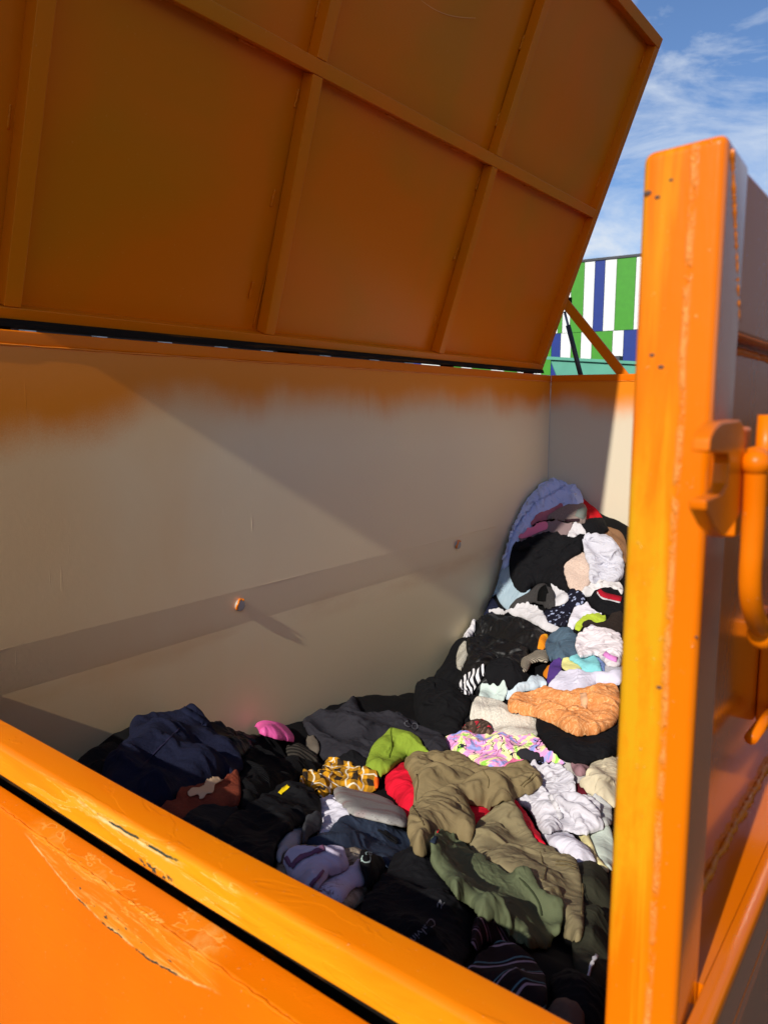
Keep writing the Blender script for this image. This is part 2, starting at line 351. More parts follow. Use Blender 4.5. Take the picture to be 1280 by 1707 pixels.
def row(rw, z0, z1):
    for (a, m_), (b, _) in zip(rw[:-1], rw[1:]):
        v, f = box(XB, XB + 0.05, b + 0.012, a - 0.012, z0 + 0.012, z1 - 0.012); mesh_obj('cladding_panel', v, f, m_, bld)
row(left_row + up, ZM, ZT); row(left_row + dn, ZL, ZM)
v, f = box(XB - 0.02, XB + 0.05, 6.0, 46, -H, ZL - 0.01); mesh_obj('plinth', v, f, GREYM, bld)

shed = empty('storage_shed', (17, 15, 0)); tag(shed, 'low dark steel shed with white posts, seen through the gap under the lid', 'shed')
v, f = box(7, 21, 14.0, 18, -H, 1.75); mesh_obj('wall', v, f, DARKM, shed)
v, f = box(6.8, 21.2, 13.7, 18.2, 1.753, 1.95); mesh_obj('roof', v, f, GREYM, shed)
for xx in (8.2, 9.7, 11.3, 12.9, 14.4, 16.6, 18.8, 20.6):
    v, f = box(xx, xx + 0.22, 13.8, 13.998, -H, 1.75); mesh_obj('post', v, f, PW, shed)

tcn = empty('waste_container', (9.5, 3.4, 0)); tag(tcn, 'teal green container with a sloped end beyond the orange one', 'container')
TP = [(9, 4.03, 0.56), (9, 2.2, 0.44), (9, 2.2, -H + 0.1), (9, 3.4, -H + 0.1)]
TP = [(9.0, 4.04, 0.56), (9.0, 2.0, 0.40), (9.0, 2.0, -1.3), (9.0, 3.2, -1.3)]
v, f = prism(TP, (2.2, 0, 0)); mesh_obj('body', v, f, TEAL, tcn, bevel=0.02)
v, f = prism([(8.97, 4.08, 0.60), (8.97, 1.96, 0.43), (8.97, 1.96, 0.40), (8.97, 4.08, 0.565)], (2.26, 0, 0)); mesh_obj('rim', v, f, TEAL, tcn)
for a in (0.05, 2.0):
    v, f = box(9 + a, 9.12 + a, 2.0, 3.2, -H, -1.303); mesh_obj('skid', v, f, GREYM, tcn)
v, f = box(9.3, 9.42, 3.3, 3.42, 0.55, 0.60); mesh_obj('lifting_lug', v, f, GREYM, tcn)

# unseen container added on the near side to darken the glossy wall's reflection
nb = empty('waste_container', (3.5, -1.6, 0)); tag(nb, 'unseen dark grey container added on the near side for the side wall to mirror', 'container')
v, f = box(0.95, 6.5, -2.4, -0.80, -H + 0.12, -0.12); mesh_obj('body', v, f, DARKM, nb, bevel=0.02)
v, f = box(0.92, 6.55, -2.45, -0.77, -0.117, -0.06); mesh_obj('rim', v, f, GREYM, nb)
for a in (1.5, 5.8):
    v, f = box(a, a + 0.2, -2.3, -0.9, -H, -H + 0.117); mesh_obj('skid', v, f, GREYM, nb)

wh = empty('mirrored_building', (55, -22, 0)); tag(wh, 'unseen tall grey building added far off, sized for its reflection in the side wall', 'mirrored_building')  # unseen building added and lengthened so the side wall reflects grey
v, f = box(24, 260, -34, -14, -H, 26.0); mesh_obj('wall', v, f, flatmat('grey_cladding', (0.26, 0.25, 0.25)), wh)
v, f = box(23.8, 260.2, -34.2, -13.8, 26.003, 26.4); mesh_obj('roof', v, f, GREYM, wh)
for i_ in range(8):
    v, f = box(28 + i_ * 8, 33 + i_ * 8, -13.999, -13.95, -H, 3.0); mesh_obj('roller_door', v, f, DARKM, wh)

# ------------------------------------------------------------------ the orange container
D = 1.75; XR = 3.926; TOP = 0.165; FLOOR = -1.36
K = empty('waste_container', (2.2, 1.0, 0)); tag(K, 'orange steel container of discarded clothes with its ribbed lid propped open', 'container')
rs = np.random.RandomState(3)
def warp(a, b, amp):
    return amp * (math.sin(3.1 * a + 1.3 * b) + 0.6 * math.sin(5.3 * a - 2.2 * b + 1) + 0.4 * math.sin(9 * b + 2 * a))
# back wall: upper face, a faintly slanted step and a lower face
zs = [-1.36, -1.2, -1.05, -0.9, -0.8, -0.72, -0.6705, -0.67, -0.615, -0.5605, -0.56] + list(np.linspace(-0.5, 0.13, 14))
xs = list(np.linspace(0.60, XR, 48))
def wy(x, z):
    s = 0.0062 if z <= -0.67 else (0.0062 * (-0.56 - z) / 0.11 if z < -0.56 else 0)
    return D + s + 0.0009 * (math.sin(2.2 * x + 1) + math.sin(4.9 * x + 3 * z)) * min(1, (0.14 - z) * 4)
V = [(x, wy(x, z), z) for z in zs for x in xs]; nx = len(xs)
Fc = [(j * nx + i, j * nx + i + 1, (j + 1) * nx + i + 1, (j + 1) * nx + i) for j in range(len(zs) - 1) for i in range(nx - 1)]
k = len(V); V += [(x, y + 0.035, z) for x, y, z in V]; Fc += [tuple(a + k for a in q[::-1]) for q in Fc]
bk = mesh_obj('back_wall', V, Fc, M_IN, K)
v, f = box(0.60, XR + 0.045, D - 0.001, D + 0.05, 0.1325, TOP); mesh_obj('top_rail', v, f, M_ORA, bk, bevel=0.004)
bead((0.60, D - 0.0012, 0.1315), (XR, D - 0.0012, 0.1315), 0.0022, bk)
bead((XR - 0.001, D - 0.001, TOP - 0.002), (XR - 0.001, D - 0.001, -1.2), 0.0022, bk, M_PB)
for x_ in (1.634, 1.75):
    bead((x_, D + 0.0008, 0.02), (x_, D + 0.0008, -0.548), 0.0011, bk, M_IN, 'plate_seam', 12, 0.04)
bead((0.62, D + 0.0010, -0.56), (3.35, D + 0.0010, -0.56), 0.0013, bk, M_IN, 'plate_seam', 20, 0.05)
for px_, pz_, L_ in ((1.694, -0.606, 0.0062), (3.005, -0.599, 0.0062)):
    pth = [(px_, D + 0.003, pz_), (px_, D - L_ * 0.7, pz_), (px_, D - L_, pz_), (px_, D - L_ - 0.002, pz_)]
    v, f = tube(pth, [0.0185, 0.0185, 0.0165, 0.010], 18); pg = mesh_obj('plug', v, f, M_PEG, bk, smooth=False, bevel=0.001)
    ring = []; n = 16
    for i in range(n + 1):
        a = 0.9 + 2.9 * i / n; ring.append((px_ + 0.0180 * math.cos(a), D - 0.003 - 0.006 * (1 + math.sin(3 * a)) * 0.5, pz_ + 0.0180 * math.sin(a)))
    v, f = tube(ring, [0.0038 * (0.8 + 0.4 * rs.rand()) for _ in ring], 8); mesh_obj('orange_overspray_ring', v, f, M_WELD, pg, smooth=True)
# end wall
def ew(u, v_): 
    y = 0.18 + (D - 0.18) * u; z = -1.36 + (TOP + 1.36 - 0.033) * v_
    return (XR + 0.0012 * math.sin(5 * y + 2 * z), y, z)
e_ = sheet(ew, 20, 20, 'end_wall', M_IN2, K, 0.03, (1, 0, 0))
v, f = box(XR - 0.001, XR + 0.045, 0.13, D - 0.0015, 0.1325, TOP); mesh_obj('top_rail', v, f, M_ORA, e_, bevel=0.004)
bead((XR - 0.001, 0.18, 0.1315), (XR - 0.001, D - 0.003, 0.1315), 0.0018, e_)
v, f = box(0.60, XR, 0.14, D + 0.04, FLOOR - 0.03, FLOOR); mesh_obj('floor', v, f, M_ORA, K)
# near side wall
v, f = box(0.6178, XR + 0.045, 0.167, 0.181, -1.36, 0.0562); sw = mesh_obj('side_wall', v, f, M_SIDE, K)
v, f = prism([(0.6178, 0.1350, TOP - 0.001), (0.6178, 0.1820, TOP - 0.001), (0.6178, 0.1820, 0.0565), (0.6178, 0.1440, 0.0565)], (XR + 0.045 - 0.6178, 0, 0)); mesh_obj('top_rail', v, f, M_SIDE, sw, bevel=0.003)
bead((0.6178, 0.1665, 0.050), (XR, 0.1665, 0.050), 0.0028, sw, M_ORA, n=300)
bead((0.553, 0.1305, 0.160), (0.616, 0.1345, 0.062), 0.0014, sw, n=50)
# lower rail under the side wall, with the shaded flange and its weld
v, f = prism([(0.545, 0.1298, -0.450), (0.545, 0.119, -0.450), (0.545, 0.1145, -0.4525), (0.545, 0.1125, -0.458), (0.545, 0.1190, -0.528), (0.545, 0.1298, -0.528)], (XR - 0.5, 0, 0))
mesh_obj('lower_rail', v, f, M_SIDE, sw, bevel=0.0012)
v, f = prism([(0.545, 0.1298, -0.5285), (0.545, 0.1185, -0.5285), (0.545, 0.1215, -0.56), (0.545, 0.1298, -0.56)], (XR - 0.5, 0, 0))
mesh_obj('rail_lip', v, f, M_SIDE, sw, bevel=0.0012)
v, f = box(0.6178, XR, 0.1299, 0.1665, -0.47, -0.4502); mesh_obj('flange', v, f, M_SIDE, sw)
bead((0.6178, 0.1655, -0.4495), (XR, 0.1655, -0.4495), 0.0040, sw, n=620)
for xx in (1.45, 2.35, 3.25):
    v, f = box(xx, xx + 0.06, 0.135, 0.1665, -0.449, 0.05); mesh_obj('stiffener', v, f, M_SIDE, sw, bevel=0.003)
# corner post
v, f = hexa([(0.540, 0.1300, -1.36), (0.540, 0.1822, -1.36), (0.6175, 0.1822, -1.36), (0.6175, 0.1334, -1.36), (0.540, 0.1300, TOP + 0.003), (0.540, 0.1822, TOP - 0.001), (0.6175, 0.1822, TOP - 0.001), (0.6175, 0.1334, TOP + 0.003)])
po = mesh_obj('corner_post', v, f, M_POST, K, bevel=0.0065, seg=4); po.data.materials.append(M_SIDE); po.data.polygons[5].material_index = 1
for y_, z_, r_ in ((0.1373, 0.1655, 0.0022), (0.1405, 0.167, 0.0026)):
    v, f = ball((0.5425, y_, z_ - 0.004), r_, 8); mesh_obj('paint_drip', v, f, M_POST, po, smooth=True)
_m = Mat('rusty_chip', (0.10, 0.05, 0.03), 0.8); CHIP = _m.m
for u_, v_, r_ in ((1079, 322, 0.0022), (1095, 329, 0.0016), (1086, 592, 0.0015), (1101, 612, 0.0017), (1098, 1146, 0.0016), (1118, 300, 0.0012), (1160, 1062, 0.0010)):
    q = ray(u_, v_); q = q * (0.540 / q[0]); v, f = ball(q, r_, 6, 0.3, 1.2, 0.8); mesh_obj('paint_chip', v, f, CHIP, po, smooth=True)
# keeper plate for the latch: C shaped, welded on the side of the post
def onp(pts, Y):
    o = []
    for u, v_ in pts:
        r = ray(u, v_); o.append(tuple(r * (Y / r[1])))
    return o
kp = [(1150, 752), (1152, 730), (1163, 714), (1180, 703), (1226, 700), (1236, 712), (1238, 760), (1234, 850), (1222, 868), (1192, 895), (1166, 876), (1146, 848), (1146, 832), (1160, 828), (1184, 822), (1196, 806), (1201, 772), (1197, 756)]
v, f = prism(onp(kp, 0.106), (0, 0.0085, 0)); v = [(a, b + 0.07 * (a - 0.53), c) for a, b, c in v]; kpo = mesh_obj('latch_keeper', v, f, M_ORA, po, bevel=0.0010, seg=2)
v, f = box(0.560, 0.590, 0.1150, 0.1325, -0.085, -0.012); mesh_obj('weld_pad', v, f, M_ORA, kpo, bevel=0.003)
cyl = [(0.5685, 0.1135, -0.006), (0.5685, 0.1135, -0.056)]
v, f = tube([(0.571, 0.103, -0.004), (0.571, 0.103, -0.030), (0.571, 0.104, -0.062), (0.571, 0.106, -0.068)], [0.0060, 0.0062, 0.0055, 0.003], 14); mesh_obj('latch_pin', v, f, M_ORA, kpo, smooth=True)
# latch handle: ball joint, bent bar, ball joint
def p3(u, v_, Y): r = ray(u, v_); return r * (Y / r[1])
Yh = 0.098
pts = [p3(1259, 772, Yh), p3(1258, 800, Yh), p3(1256, 850, Yh), p3(1253, 900, Yh), p3(1250, 950, Yh), p3(1250, 990, Yh), p3(1255, 1020, Yh), p3(1266, 1045, Yh), p3(1285, 1064, Yh)]
dd = [np.linalg.norm(p) for p in pts]
# smooth the path
def smooth_path(P, n=6):
    P = [np.array(p, float) for p in P]; o = []
    for i in range(len(P) - 1):
        a = P[max(i - 1, 0)]; b = P[i]; c = P[i + 1]; d = P[min(i + 2, len(P) - 1)]
        for k in range(n):
            t = k / n; o.append(0.5 * ((2 * b) + (c - a) * t + (2 * a - 5 * b + 4 * c - d) * t * t + (3 * b - a - 3 * c + d) * t ** 3))
    o.append(P[-1]); return o
hd = empty('latch_handle', (0, 0, 0)); hd.parent = K; hd.location = -K.location
v, f = tube(smooth_path(pts), 0.0066, 18); mesh_obj('handle_bar', v, f, M_ORA, hd, smooth=True)
c1 = p3(1259, 772, Yh); c2 = p3(1271, 1058, Yh)
v, f = ball(c1, 0.0088, 14, 1, 1, 0.95); mesh_obj('joint', v, f, M_ORA, hd, smooth=True)
v, f = ball(c2, 0.0100, 14); mesh_obj('joint', v, f, M_ORA, hd, smooth=True)
c3 = c1 + np.array([0.020, 0.004, 0.0]); v, f = join(tube([c1, c3 + np.array([0.012, 0.012, 0])], 0.006, 14), ball(c3, 0.0092, 12)); mesh_obj('pivot', v, f, M_ORA, hd, smooth=True)
v, f = tube([c2, c2 + np.array([0.03, -0.012, 0.006])], 0.007, 14); mesh_obj('pivot', v, f, M_ORA, hd, smooth=True)
v, f = box(0.968, 1.06, 0.138, 0.1665, -0.358, -0.24); lg = mesh_obj('lug_plate', v, f, M_ORA, sw, bevel=0.004)
v, f = tube([(0.845, 0.1475, -0.330), (0.9675, 0.1455, -0.334)], 0.0065, 16); mesh_obj('lug_pin', v, f, M_ORA, lg, smooth=True)
# tailgate end: the fixed rim tube (slightly out of square) and the gate below it
def rimline(y): return 0.560 + 0.0686 * y
def rp(off, y, z): return (rimline(y) + off, y, z)
ya, yb = 0.1825, D + 0.0
nseg = 24; V = []; prof = [(0.0, -0.5), (-0.038, -0.5015), (-0.046, -0.508), (-0.050, -0.546), (0.0, -0.546)]
for i in range(nseg + 1):
    y = ya + (yb - ya) * i / nseg; dz = 0.0012 * math.sin(7 * y) ; dx = 0.0012 * math.sin(5 * y + 1)
    for (o, z) in prof: V.append(rp(o + dx, y, z + dz))
n = len(prof); Fc = [(i * n + k, (i + 1) * n + k, (i + 1) * n + (k + 1) % n, i * n + (k + 1) % n) for i in range(nseg) for k in range(n)] + [tuple(range(n)), tuple(nseg * n + k for k in range(n))[::-1]]
rim = mesh_obj('loading_rim', V, Fc, M_RIM, K, bevel=0.0028, seg=3)
V = []; prof = [(-0.051, -0.558), (-0.076, -0.5595), (-0.081, -0.564), (-0.083, -1.33), (-0.051, -1.33)]
for i in range(nseg + 1):
    y = 0.12 + (D + 0.05 - 0.12) * i / nseg
    for k_, (o, z) in enumerate(prof): V.append(rp(o - (0.0226 * (1.06 - y) if 1 <= k_ <= 3 else 0.0), y, z))
Fc = [(i * n + k, (i + 1) * n + k, (i + 1) * n + (k + 1) % n, i * n + (k + 1) % n) for i in range(nseg) for k in range(n)] + [tuple(range(n)), tuple(nseg * n + k for k in range(n))[::-1]]
gate = mesh_obj('tailgate', V, Fc, M_GATE, K, bevel=0.003, seg=3)
bead(rp(-0.0795 - 0.0226 * (1.06 - 0.12), 0.12, -0.5625), rp(-0.0795 - 0.0226 * (1.06 - D), D, -0.5625), 0.0020, gate, M_GATE, n=200, jit=0.5)
V = []; prof2 = [(-0.001, -0.547), (-0.020, -0.547), (-0.020, -1.3), (-0.001, -1.3)]; n = 4
for i in range(nseg + 1):
    y = ya + (yb - ya) * i / nseg
    for (o, z) in prof2: V.append(rp(o, y, z))
Fc = [(i * n + k, (i + 1) * n + k, (i + 1) * n + (k + 1) % n, i * n + (k + 1) % n) for i in range(nseg) for k in range(n)]
mesh_obj('rubber_seal', V, Fc, M_GRIME, gate)
# skids
for y_ in (0.35, 1.4):
    v, f = box(0.7, 3.8, y_, y_ + 0.12, -H, FLOOR - 0.031); mesh_obj('skid', v, f, M_ORA, K, bevel=0.005)

# lid: a stiffened sheet hinged on the back wall
HG = np.array([0, 1.795, 0.2]); ED = np.array([0, 1.254, 1.675]); SV = ED - HG; SL = np.linalg.norm(SV); SU = SV / SL
NU = np.array([0, SU[2], -SU[1]])              # points away from the opening, to the outer side
if NU[1] < 0: NU = -NU
def lp(x, s, d): return np.array([x, 0, 0]) + HG + SU * s + NU * d   # d: depth behind the rib faces
def lbox(x0, x1, s0, s1, d0, d1): return hexa([lp(x0, s0, d0), lp(x0, s1, d0), lp(x1, s1, d0), lp(x1, s0, d0), lp(x0, s0, d1), lp(x0, s1, d1), lp(x1, s1, d1), lp(x1, s0, d1)])
lid = empty('lid', (2.4, 1.8, H + 0.2)); lid.parent = K; lid.location = np.array([2.4, 1.8, H + 0.2]) - np.array(K.location)
def lpan(u, v_):
    x0_ = 0.80 - 0.36 * v_; x = x0_ + (XR - x0_) * u; s = 0.01 + (SL - 0.02) * v_
    return tuple(lp(x, s, 0.043 + warp(x * 1.3, s * 2, 0.0022)))
sheet(lpan, 60, 36, 'lid_panel', M_LID, lid, 0.004, tuple(NU))
X0L = 0.79
def lpart(name, *a, bev=0.003):
    v, f = lbox(*a); return mesh_obj(name, v, f, M_LID, lid, bevel=bev)
lpart('frame_rail', X0L, XR, -0.012, 0.020, 0.0, 0.05)
lpart('frame_rail', X0L - 0.36, XR, SL - 0.045, SL, 0.0, 0.05)
lpart('frame_rail', XR - 0.048, XR, 0.0205, SL - 0.0455, 0.0, 0.05)
q = [lp(X0L, 0.0205, 0), lp(X0L - 0.355, SL - 0.0455, 0), lp(X0L - 0.31, SL - 0.0455, 0), lp(X0L + 0.045, 0.0205, 0)]; q += [p + NU * 0.05 for p in q]
v, f = hexa(q); mesh_obj('frame_rail', v, f, M_LID, lid, bevel=0.003)
SM = SL * 0.495
lpart('cross_rail', X0L + 0.0455, XR - 0.0485, SM - 0.02, SM + 0.02, 0.0, 0.042)
for xr in (0.995, 1.80, 2.845):
    sk = {0.995: 0.02, 1.80: 0.060, 2.845: 0.040}[xr]; q = [lp(xr + sk, 0.0205, 0), lp(xr, SM - 0.0205, 0), lp(xr + 0.042, SM - 0.0205, 0), lp(xr + 0.042 + sk, 0.0205, 0)]; q += [p + NU * 0.042 for p in q]
    v, f = hexa(q); mesh_obj('rib', v, f, M_LID, lid, bevel=0.003)
    lpart('rib', xr, xr + 0.042, SM + 0.0205, SL - 0.0455, 0.0, 0.042)
for xr in (0.995, 1.80, 2.845, XR - 0.048):
    for s0, s1 in ((0.03, SM - 0.03), (SM + 0.03, SL - 0.06)):
        a = lp(xr + 0.044, s0, 0.0425); b = lp(xr + 0.044, s1, 0.0425)
        if xr < 3.5: bead(a, b, 0.0016, lid, M_LID, n=40)
        for q in (0.12, 0.5, 0.88):
            c = lp(xr - 0.0015, s0 + (s1 - s0) * q, 0.041); d = lp(xr - 0.0015, s0 + (s1 - s0) * q + 0.05, 0.041); bead(c, d, 0.0032, lid, M_LID, n=10)
for q in (1.25, 1.55, 2.2, 2.6, 3.2, 3.55):
    bead(lp(q, SM - 0.022, 0.041), lp(q + 0.06, SM - 0.022, 0.041), 0.0035, lid, M_LID, n=10)
v, f = join(hexa([(X0L, 1.783, 0.175), (X0L, 1.83, 0.175), (XR - 0.01, 1.83, 0.175), (XR - 0.01, 1.783, 0.175), (X0L, 1.790, 0.1935), (X0L, 1.83, 0.1935), (XR - 0.01, 1.83, 0.1935), (XR - 0.01, 1.790, 0.1935)]))
mesh_obj('rubber_seal', v, f, M_GRIME, lid)
for hx in (0.95, 1.95, 2.95, 3.75):
    v, f = tube([(hx, 1.815, 0.168), (hx + 0.09, 1.815, 0.168)], 0.0085, 12); mesh_obj('hinge', v, f, M_GRIME, lid, smooth=True)
SCR = Mat('paint_scratch', (0.80, 0.36, 0.10), 0.6).m
arc = [lp(2.10 + 0.42 * t_, SL * (0.70 - 0.02 * math.sin(3.0 * t_) + 0.035 * t_), 0.0415) for t_ in [i / 14 for i in range(15)]]
v, f = tube(arc, 0.0011, 6); mesh_obj('scratch', v, f, SCR, lid)
# end brace and gas strut at the far end
A_ = np.array([3.975, 1.72, 0.545]); B_ = np.array([3.975, 1.40, TOP + 0.01]); d_ = (B_ - A_) / np.linalg.norm(B_ - A_); w_ = np.array([0, -d_[2], d_[1]]) * 0.024
v, f = prism([A_ - w_, A_ + w_, B_ + w_ + d_ * 0.05, B_ - w_ + d_ * 0.05], (0.012, 0, 0)); mesh_obj('lid_brace', v, f, M_LID, K, bevel=0.002)
v, f = tube([(3.995, 1.70, 0.56), (3.995, 1.70, 0.50)], 0.02, 14); mesh_obj('brace_bolt', v, f, M_GRIME, K)
g0 = np.array([3.99, 1.715, 0.49]); g1 = np.array([3.99, 1.595, 0.10]); v, f = tube([g0, g0 + (g1 - g0) * 0.45], 0.0065, 14); st = mesh_obj('gas_strut', v, f, M_STEEL, K, smooth=True)
v, f = tube([g0 + (g1 - g0) * 0.18, g1], 0.0125, 14); mesh_obj('strut_cylinder', v, f, GREYM, st, smooth=True)

# ------------------------------------------------------------------ fabrics
_fab = {}
def fabric(kind, c1, c2=(0, 0, 0), c3=(0, 0, 0), s=1.0, rough=0.85):
    key = (kind, tuple(c1), tuple(c2), tuple(c3), s)
    if key in _fab: return _fab[key]
    a = tuple(srgb(*c1)); b = tuple(srgb(*c2)); c = tuple(srgb(*c3))
    m = Mat(kind + '_cloth', a, rough); m.b.inputs['Specular IOR Level'].default_value = 0.12
    uv = m.pos(uv=True); U = m.xyz(uv)
    col = None; big = m.noise(uv, 9.0, 4, 0.6)
    def shade(x, amt=0.80): 
        lo = tuple(v * amt for v in x[:3]); return m.mix(m.ramp(big, 0.3, 0.75), lo, x)
    weave = m.noise(m.pos((1, 1, 1), uv=True), 420, 2, 0.6); wv_s, wv_d = 0.22, 0.0012
    if kind == 'plain': col = shade(a)
    elif kind == 'shiny':
        col = shade(a); m.b.inputs['Roughness'].default_value = 0.5; m.b.inputs['Specular IOR Level'].default_value = 0.3
    elif kind == 'fleece':
        f = m.noise(uv, 150, 5, 0.75); col = m.mix(m.ramp(f, 0.35, 0.7), tuple(v * 0.75 for v in a[:3]), tuple(min(1, v * 1.2) for v in a[:3])); wv_s, wv_d = 0.9, 0.004
        weave = f
    elif kind == 'linty':
        f = m.ramp(m.noise(uv, 190, 3, 0.8), 0.70, 0.78); col = m.mix(m.math('MULTIPLY', f, 0.35), shade(a), (0.35, 0.35, 0.36)); wv_s = 0.4
    elif kind == 'denim':
        tw = m.noise(m.pos((260, 40, 1), (0, 0, 0.78), uv=True), 1.0, 3, 0.7); col = m.mix(m.ramp(tw, 0.3, 0.7), a, b)
        col = m.mix(m.ramp(big, 0.35, 0.8), col, b)
    elif kind == 'stripes':
        f = m.math('GREATER_THAN', m.math('FRACT', m.math('MULTIPLY', U[0], s)), 0.5); col = m.mix(f, a, b)
    elif kind == 'thin_stripes':
        fr = m.math('FRACT', m.math('MULTIPLY', m.math('ADD', U[0], m.math('MULTIPLY', big, 0.01)), s))
        g1 = m.math('LESS_THAN', m.math('ABSOLUTE', m.math('SUBTRACT', fr, 0.5)), 0.05); g2 = m.math('LESS_THAN', m.math('ABSOLUTE', m.math('SUBTRACT', fr, 0.72)), 0.035)
        col = m.mix(g2, m.mix(g1, shade(a), b), c)
    elif kind == 'ribs':
        fr = m.math('SINE', m.math('MULTIPLY', U[0], s * 6.283)); col = m.mix(m.mapr(fr, -1, 1), tuple(v * 0.55 for v in a[:3]), a); weave = fr; wv_s, wv_d = 0.8, 0.003
    elif kind == 'knit':
        fr = m.math('MULTIPLY', m.math('SINE', m.math('MULTIPLY', U[0], s * 6.283)), m.math('SINE', m.math('MULTIPLY', U[1], s * 4.4)))
        col = m.mix(m.mapr(fr, -1, 1), tuple(v * 0.78 for v in a[:3]), a); weave = fr; wv_s, wv_d = 0.8, 0.003
    elif kind == 'tiedye':
        n1 = m.noise(uv, 13, 3, 0.5, 1.2); r = m.n('ShaderNodeValToRGB'); m.l(n1, r.inputs[0]); r.color_ramp.interpolation = 'LINEAR'
        e = r.color_ramp.elements; e[0].position = 0.34; e[0].color = srgb(150, 160, 225); e[1].position = 0.68; e[1].color = srgb(165, 225, 90)
        for p_, q in ((0.40, (160, 170, 230)), (0.45, (240, 160, 215)), (0.50, (240, 165, 215)), (0.54, (240, 240, 170)), (0.60, (240, 240, 175)), (0.63, (160, 225, 90))):
            x = e.new(p_); x.color = srgb(*q)
        n2 = m.noise(uv, 22, 2, 0.4, 0.6); ln = m.mapr(m.math('ABSOLUTE', m.math('SUBTRACT', n2, 0.5)), 0.016, 0.010)
        col = m.mix(m.math('MULTIPLY', ln, m.ramp(m.noise(uv, 6, 1), 0.46, 0.5)), r.outputs[0], (0.02, 0.02, 0.04))
    elif kind == 'plaid':
        fx = m.math('FRACT', m.math('MULTIPLY', U[0], s)); fy = m.math('FRACT', m.math('MULTIPLY', U[1], s))
        gx = m.math('GREATER_THAN', fx, 0.62); gy = m.math('GREATER_THAN', fy, 0.62); col = m.mix(m.math('MULTIPLY', m.math('ADD', gx, gy), 0.5), a, b)
        lx = m.math('LESS_THAN', m.math('ABSOLUTE', m.math('SUBTRACT', fx, 0.3)), 0.045); ly = m.math('LESS_THAN', m.math('ABSOLUTE', m.math('SUBTRACT', fy, 0.3)), 0.045)
        col = m.mix(m.math('MAXIMUM', lx, ly), col, c)
    elif kind == 'paisley':
        n1 = m.noise(uv, 32 * s, 2, 0.5, 1.5); ln = m.mapr(m.math('ABSOLUTE', m.math('SUBTRACT', n1, 0.5)), 0.035, 0.012)
        n2 = m.noise(uv, 60 * s, 2, 0.5, 1.0); l2 = m.mapr(m.math('ABSOLUTE', m.math('SUBTRACT', n2, 0.5)), 0.03, 0.01)
        col = m.mix(m.math('MULTIPLY', m.math('MAXIMUM', ln, m.math('MULTIPLY', l2, 0.5)), 0.8), shade(a), b)
    elif kind == 'floral':
        vo = m.n('ShaderNodeTexVoronoi'); vo.inputs['Scale'].default_value = 24 * s; m.l(uv, vo.inputs['Vector'])
        d = m.math('ADD', vo.outputs['Distance'], m.math('MULTIPLY', m.noise(uv, 90 * s, 2), 0.25)); col = m.mix(m.mapr(d, 0.46, 0.40), shade(a), b)
    elif kind == 'mottle':
        n1 = m.noise(uv, 16 * s, 5, 0.7, 0.5); col = m.mix(m.ramp(n1, 0.42, 0.58), a, b); wv_s, wv_d = 0.8, 0.004
    elif kind == 'print':
        n1 = m.noise(uv, 55 * s, 4, 0.75, 0.8); z_ = m.ramp(m.noise(uv, 9, 2), 0.48, 0.56); col = m.mix(m.math('MULTIPLY', m.ramp(n1, 0.52, 0.56), z_), shade(a), b)
    elif kind == 'dots':
        vo = m.n('ShaderNodeTexVoronoi'); vo.inputs['Scale'].default_value = 150 * s; vo.inputs['Randomness'].default_value = 0.25; m.l(uv, vo.inputs['Vector'])
        dd_ = m.mapr(vo.outputs['Distance'], 0.20, 0.14); col = m.mix(dd_, m.mix(m.ramp(big, 0.5, 0.66), a, c), b)
        f = m.noise(uv, 300, 3, 0.8); weave = f; wv_s = 0.5
    elif kind == 'bobble':
        vo = m.n('ShaderNodeTexVoronoi'); vo.inputs['Scale'].default_value = 75; m.l(uv, vo.inputs['Vector'])
        hs = m.xyz(vo.outputs['Color']); col = m.mix(m.math('GREATER_THAN', hs[0], 0.72), m.mix(m.mapr(vo.outputs['Distance'], 0.5, 0.1), tuple(v * 0.3 for v in a[:3]), a), b)
        m.bump(vo.outputs['Distance'], 1.0, -0.012)
    elif kind == 'patches':
        n1 = m.noise(uv, 8 * s, 2, 0.5, 0.8); col = m.mix(m.ramp(n1, 0.46, 0.50), a, b); col = m.mix(m.ramp(n1, 0.56, 0.60), col, c)
    m.color(col)
    if kind not in ('dots',):
        cn = m.noise(m.pos((1, 0.45, 1), (0, 0, 0.6), uv=True), 14, 3, 0.55, 1.2); ridge = m.math('SUBTRACT', 1.0, m.mapr(m.math('ABSOLUTE', m.math('SUBTRACT', cn, 0.5)), 0.0, 0.10))
        m.bump(ridge, 0.22, -0.005)
        cn2 = m.noise(m.pos((0.5, 1, 1), (0, 0, -0.4), uv=True), 34, 3, 0.6, 0.8); m.bump(m.math('ABSOLUTE', m.math('SUBTRACT', cn2, 0.5)), 0.25, 0.006)
    m.bump(weave, wv_s, wv_d)
    _fab[key] = m.m; return m.m

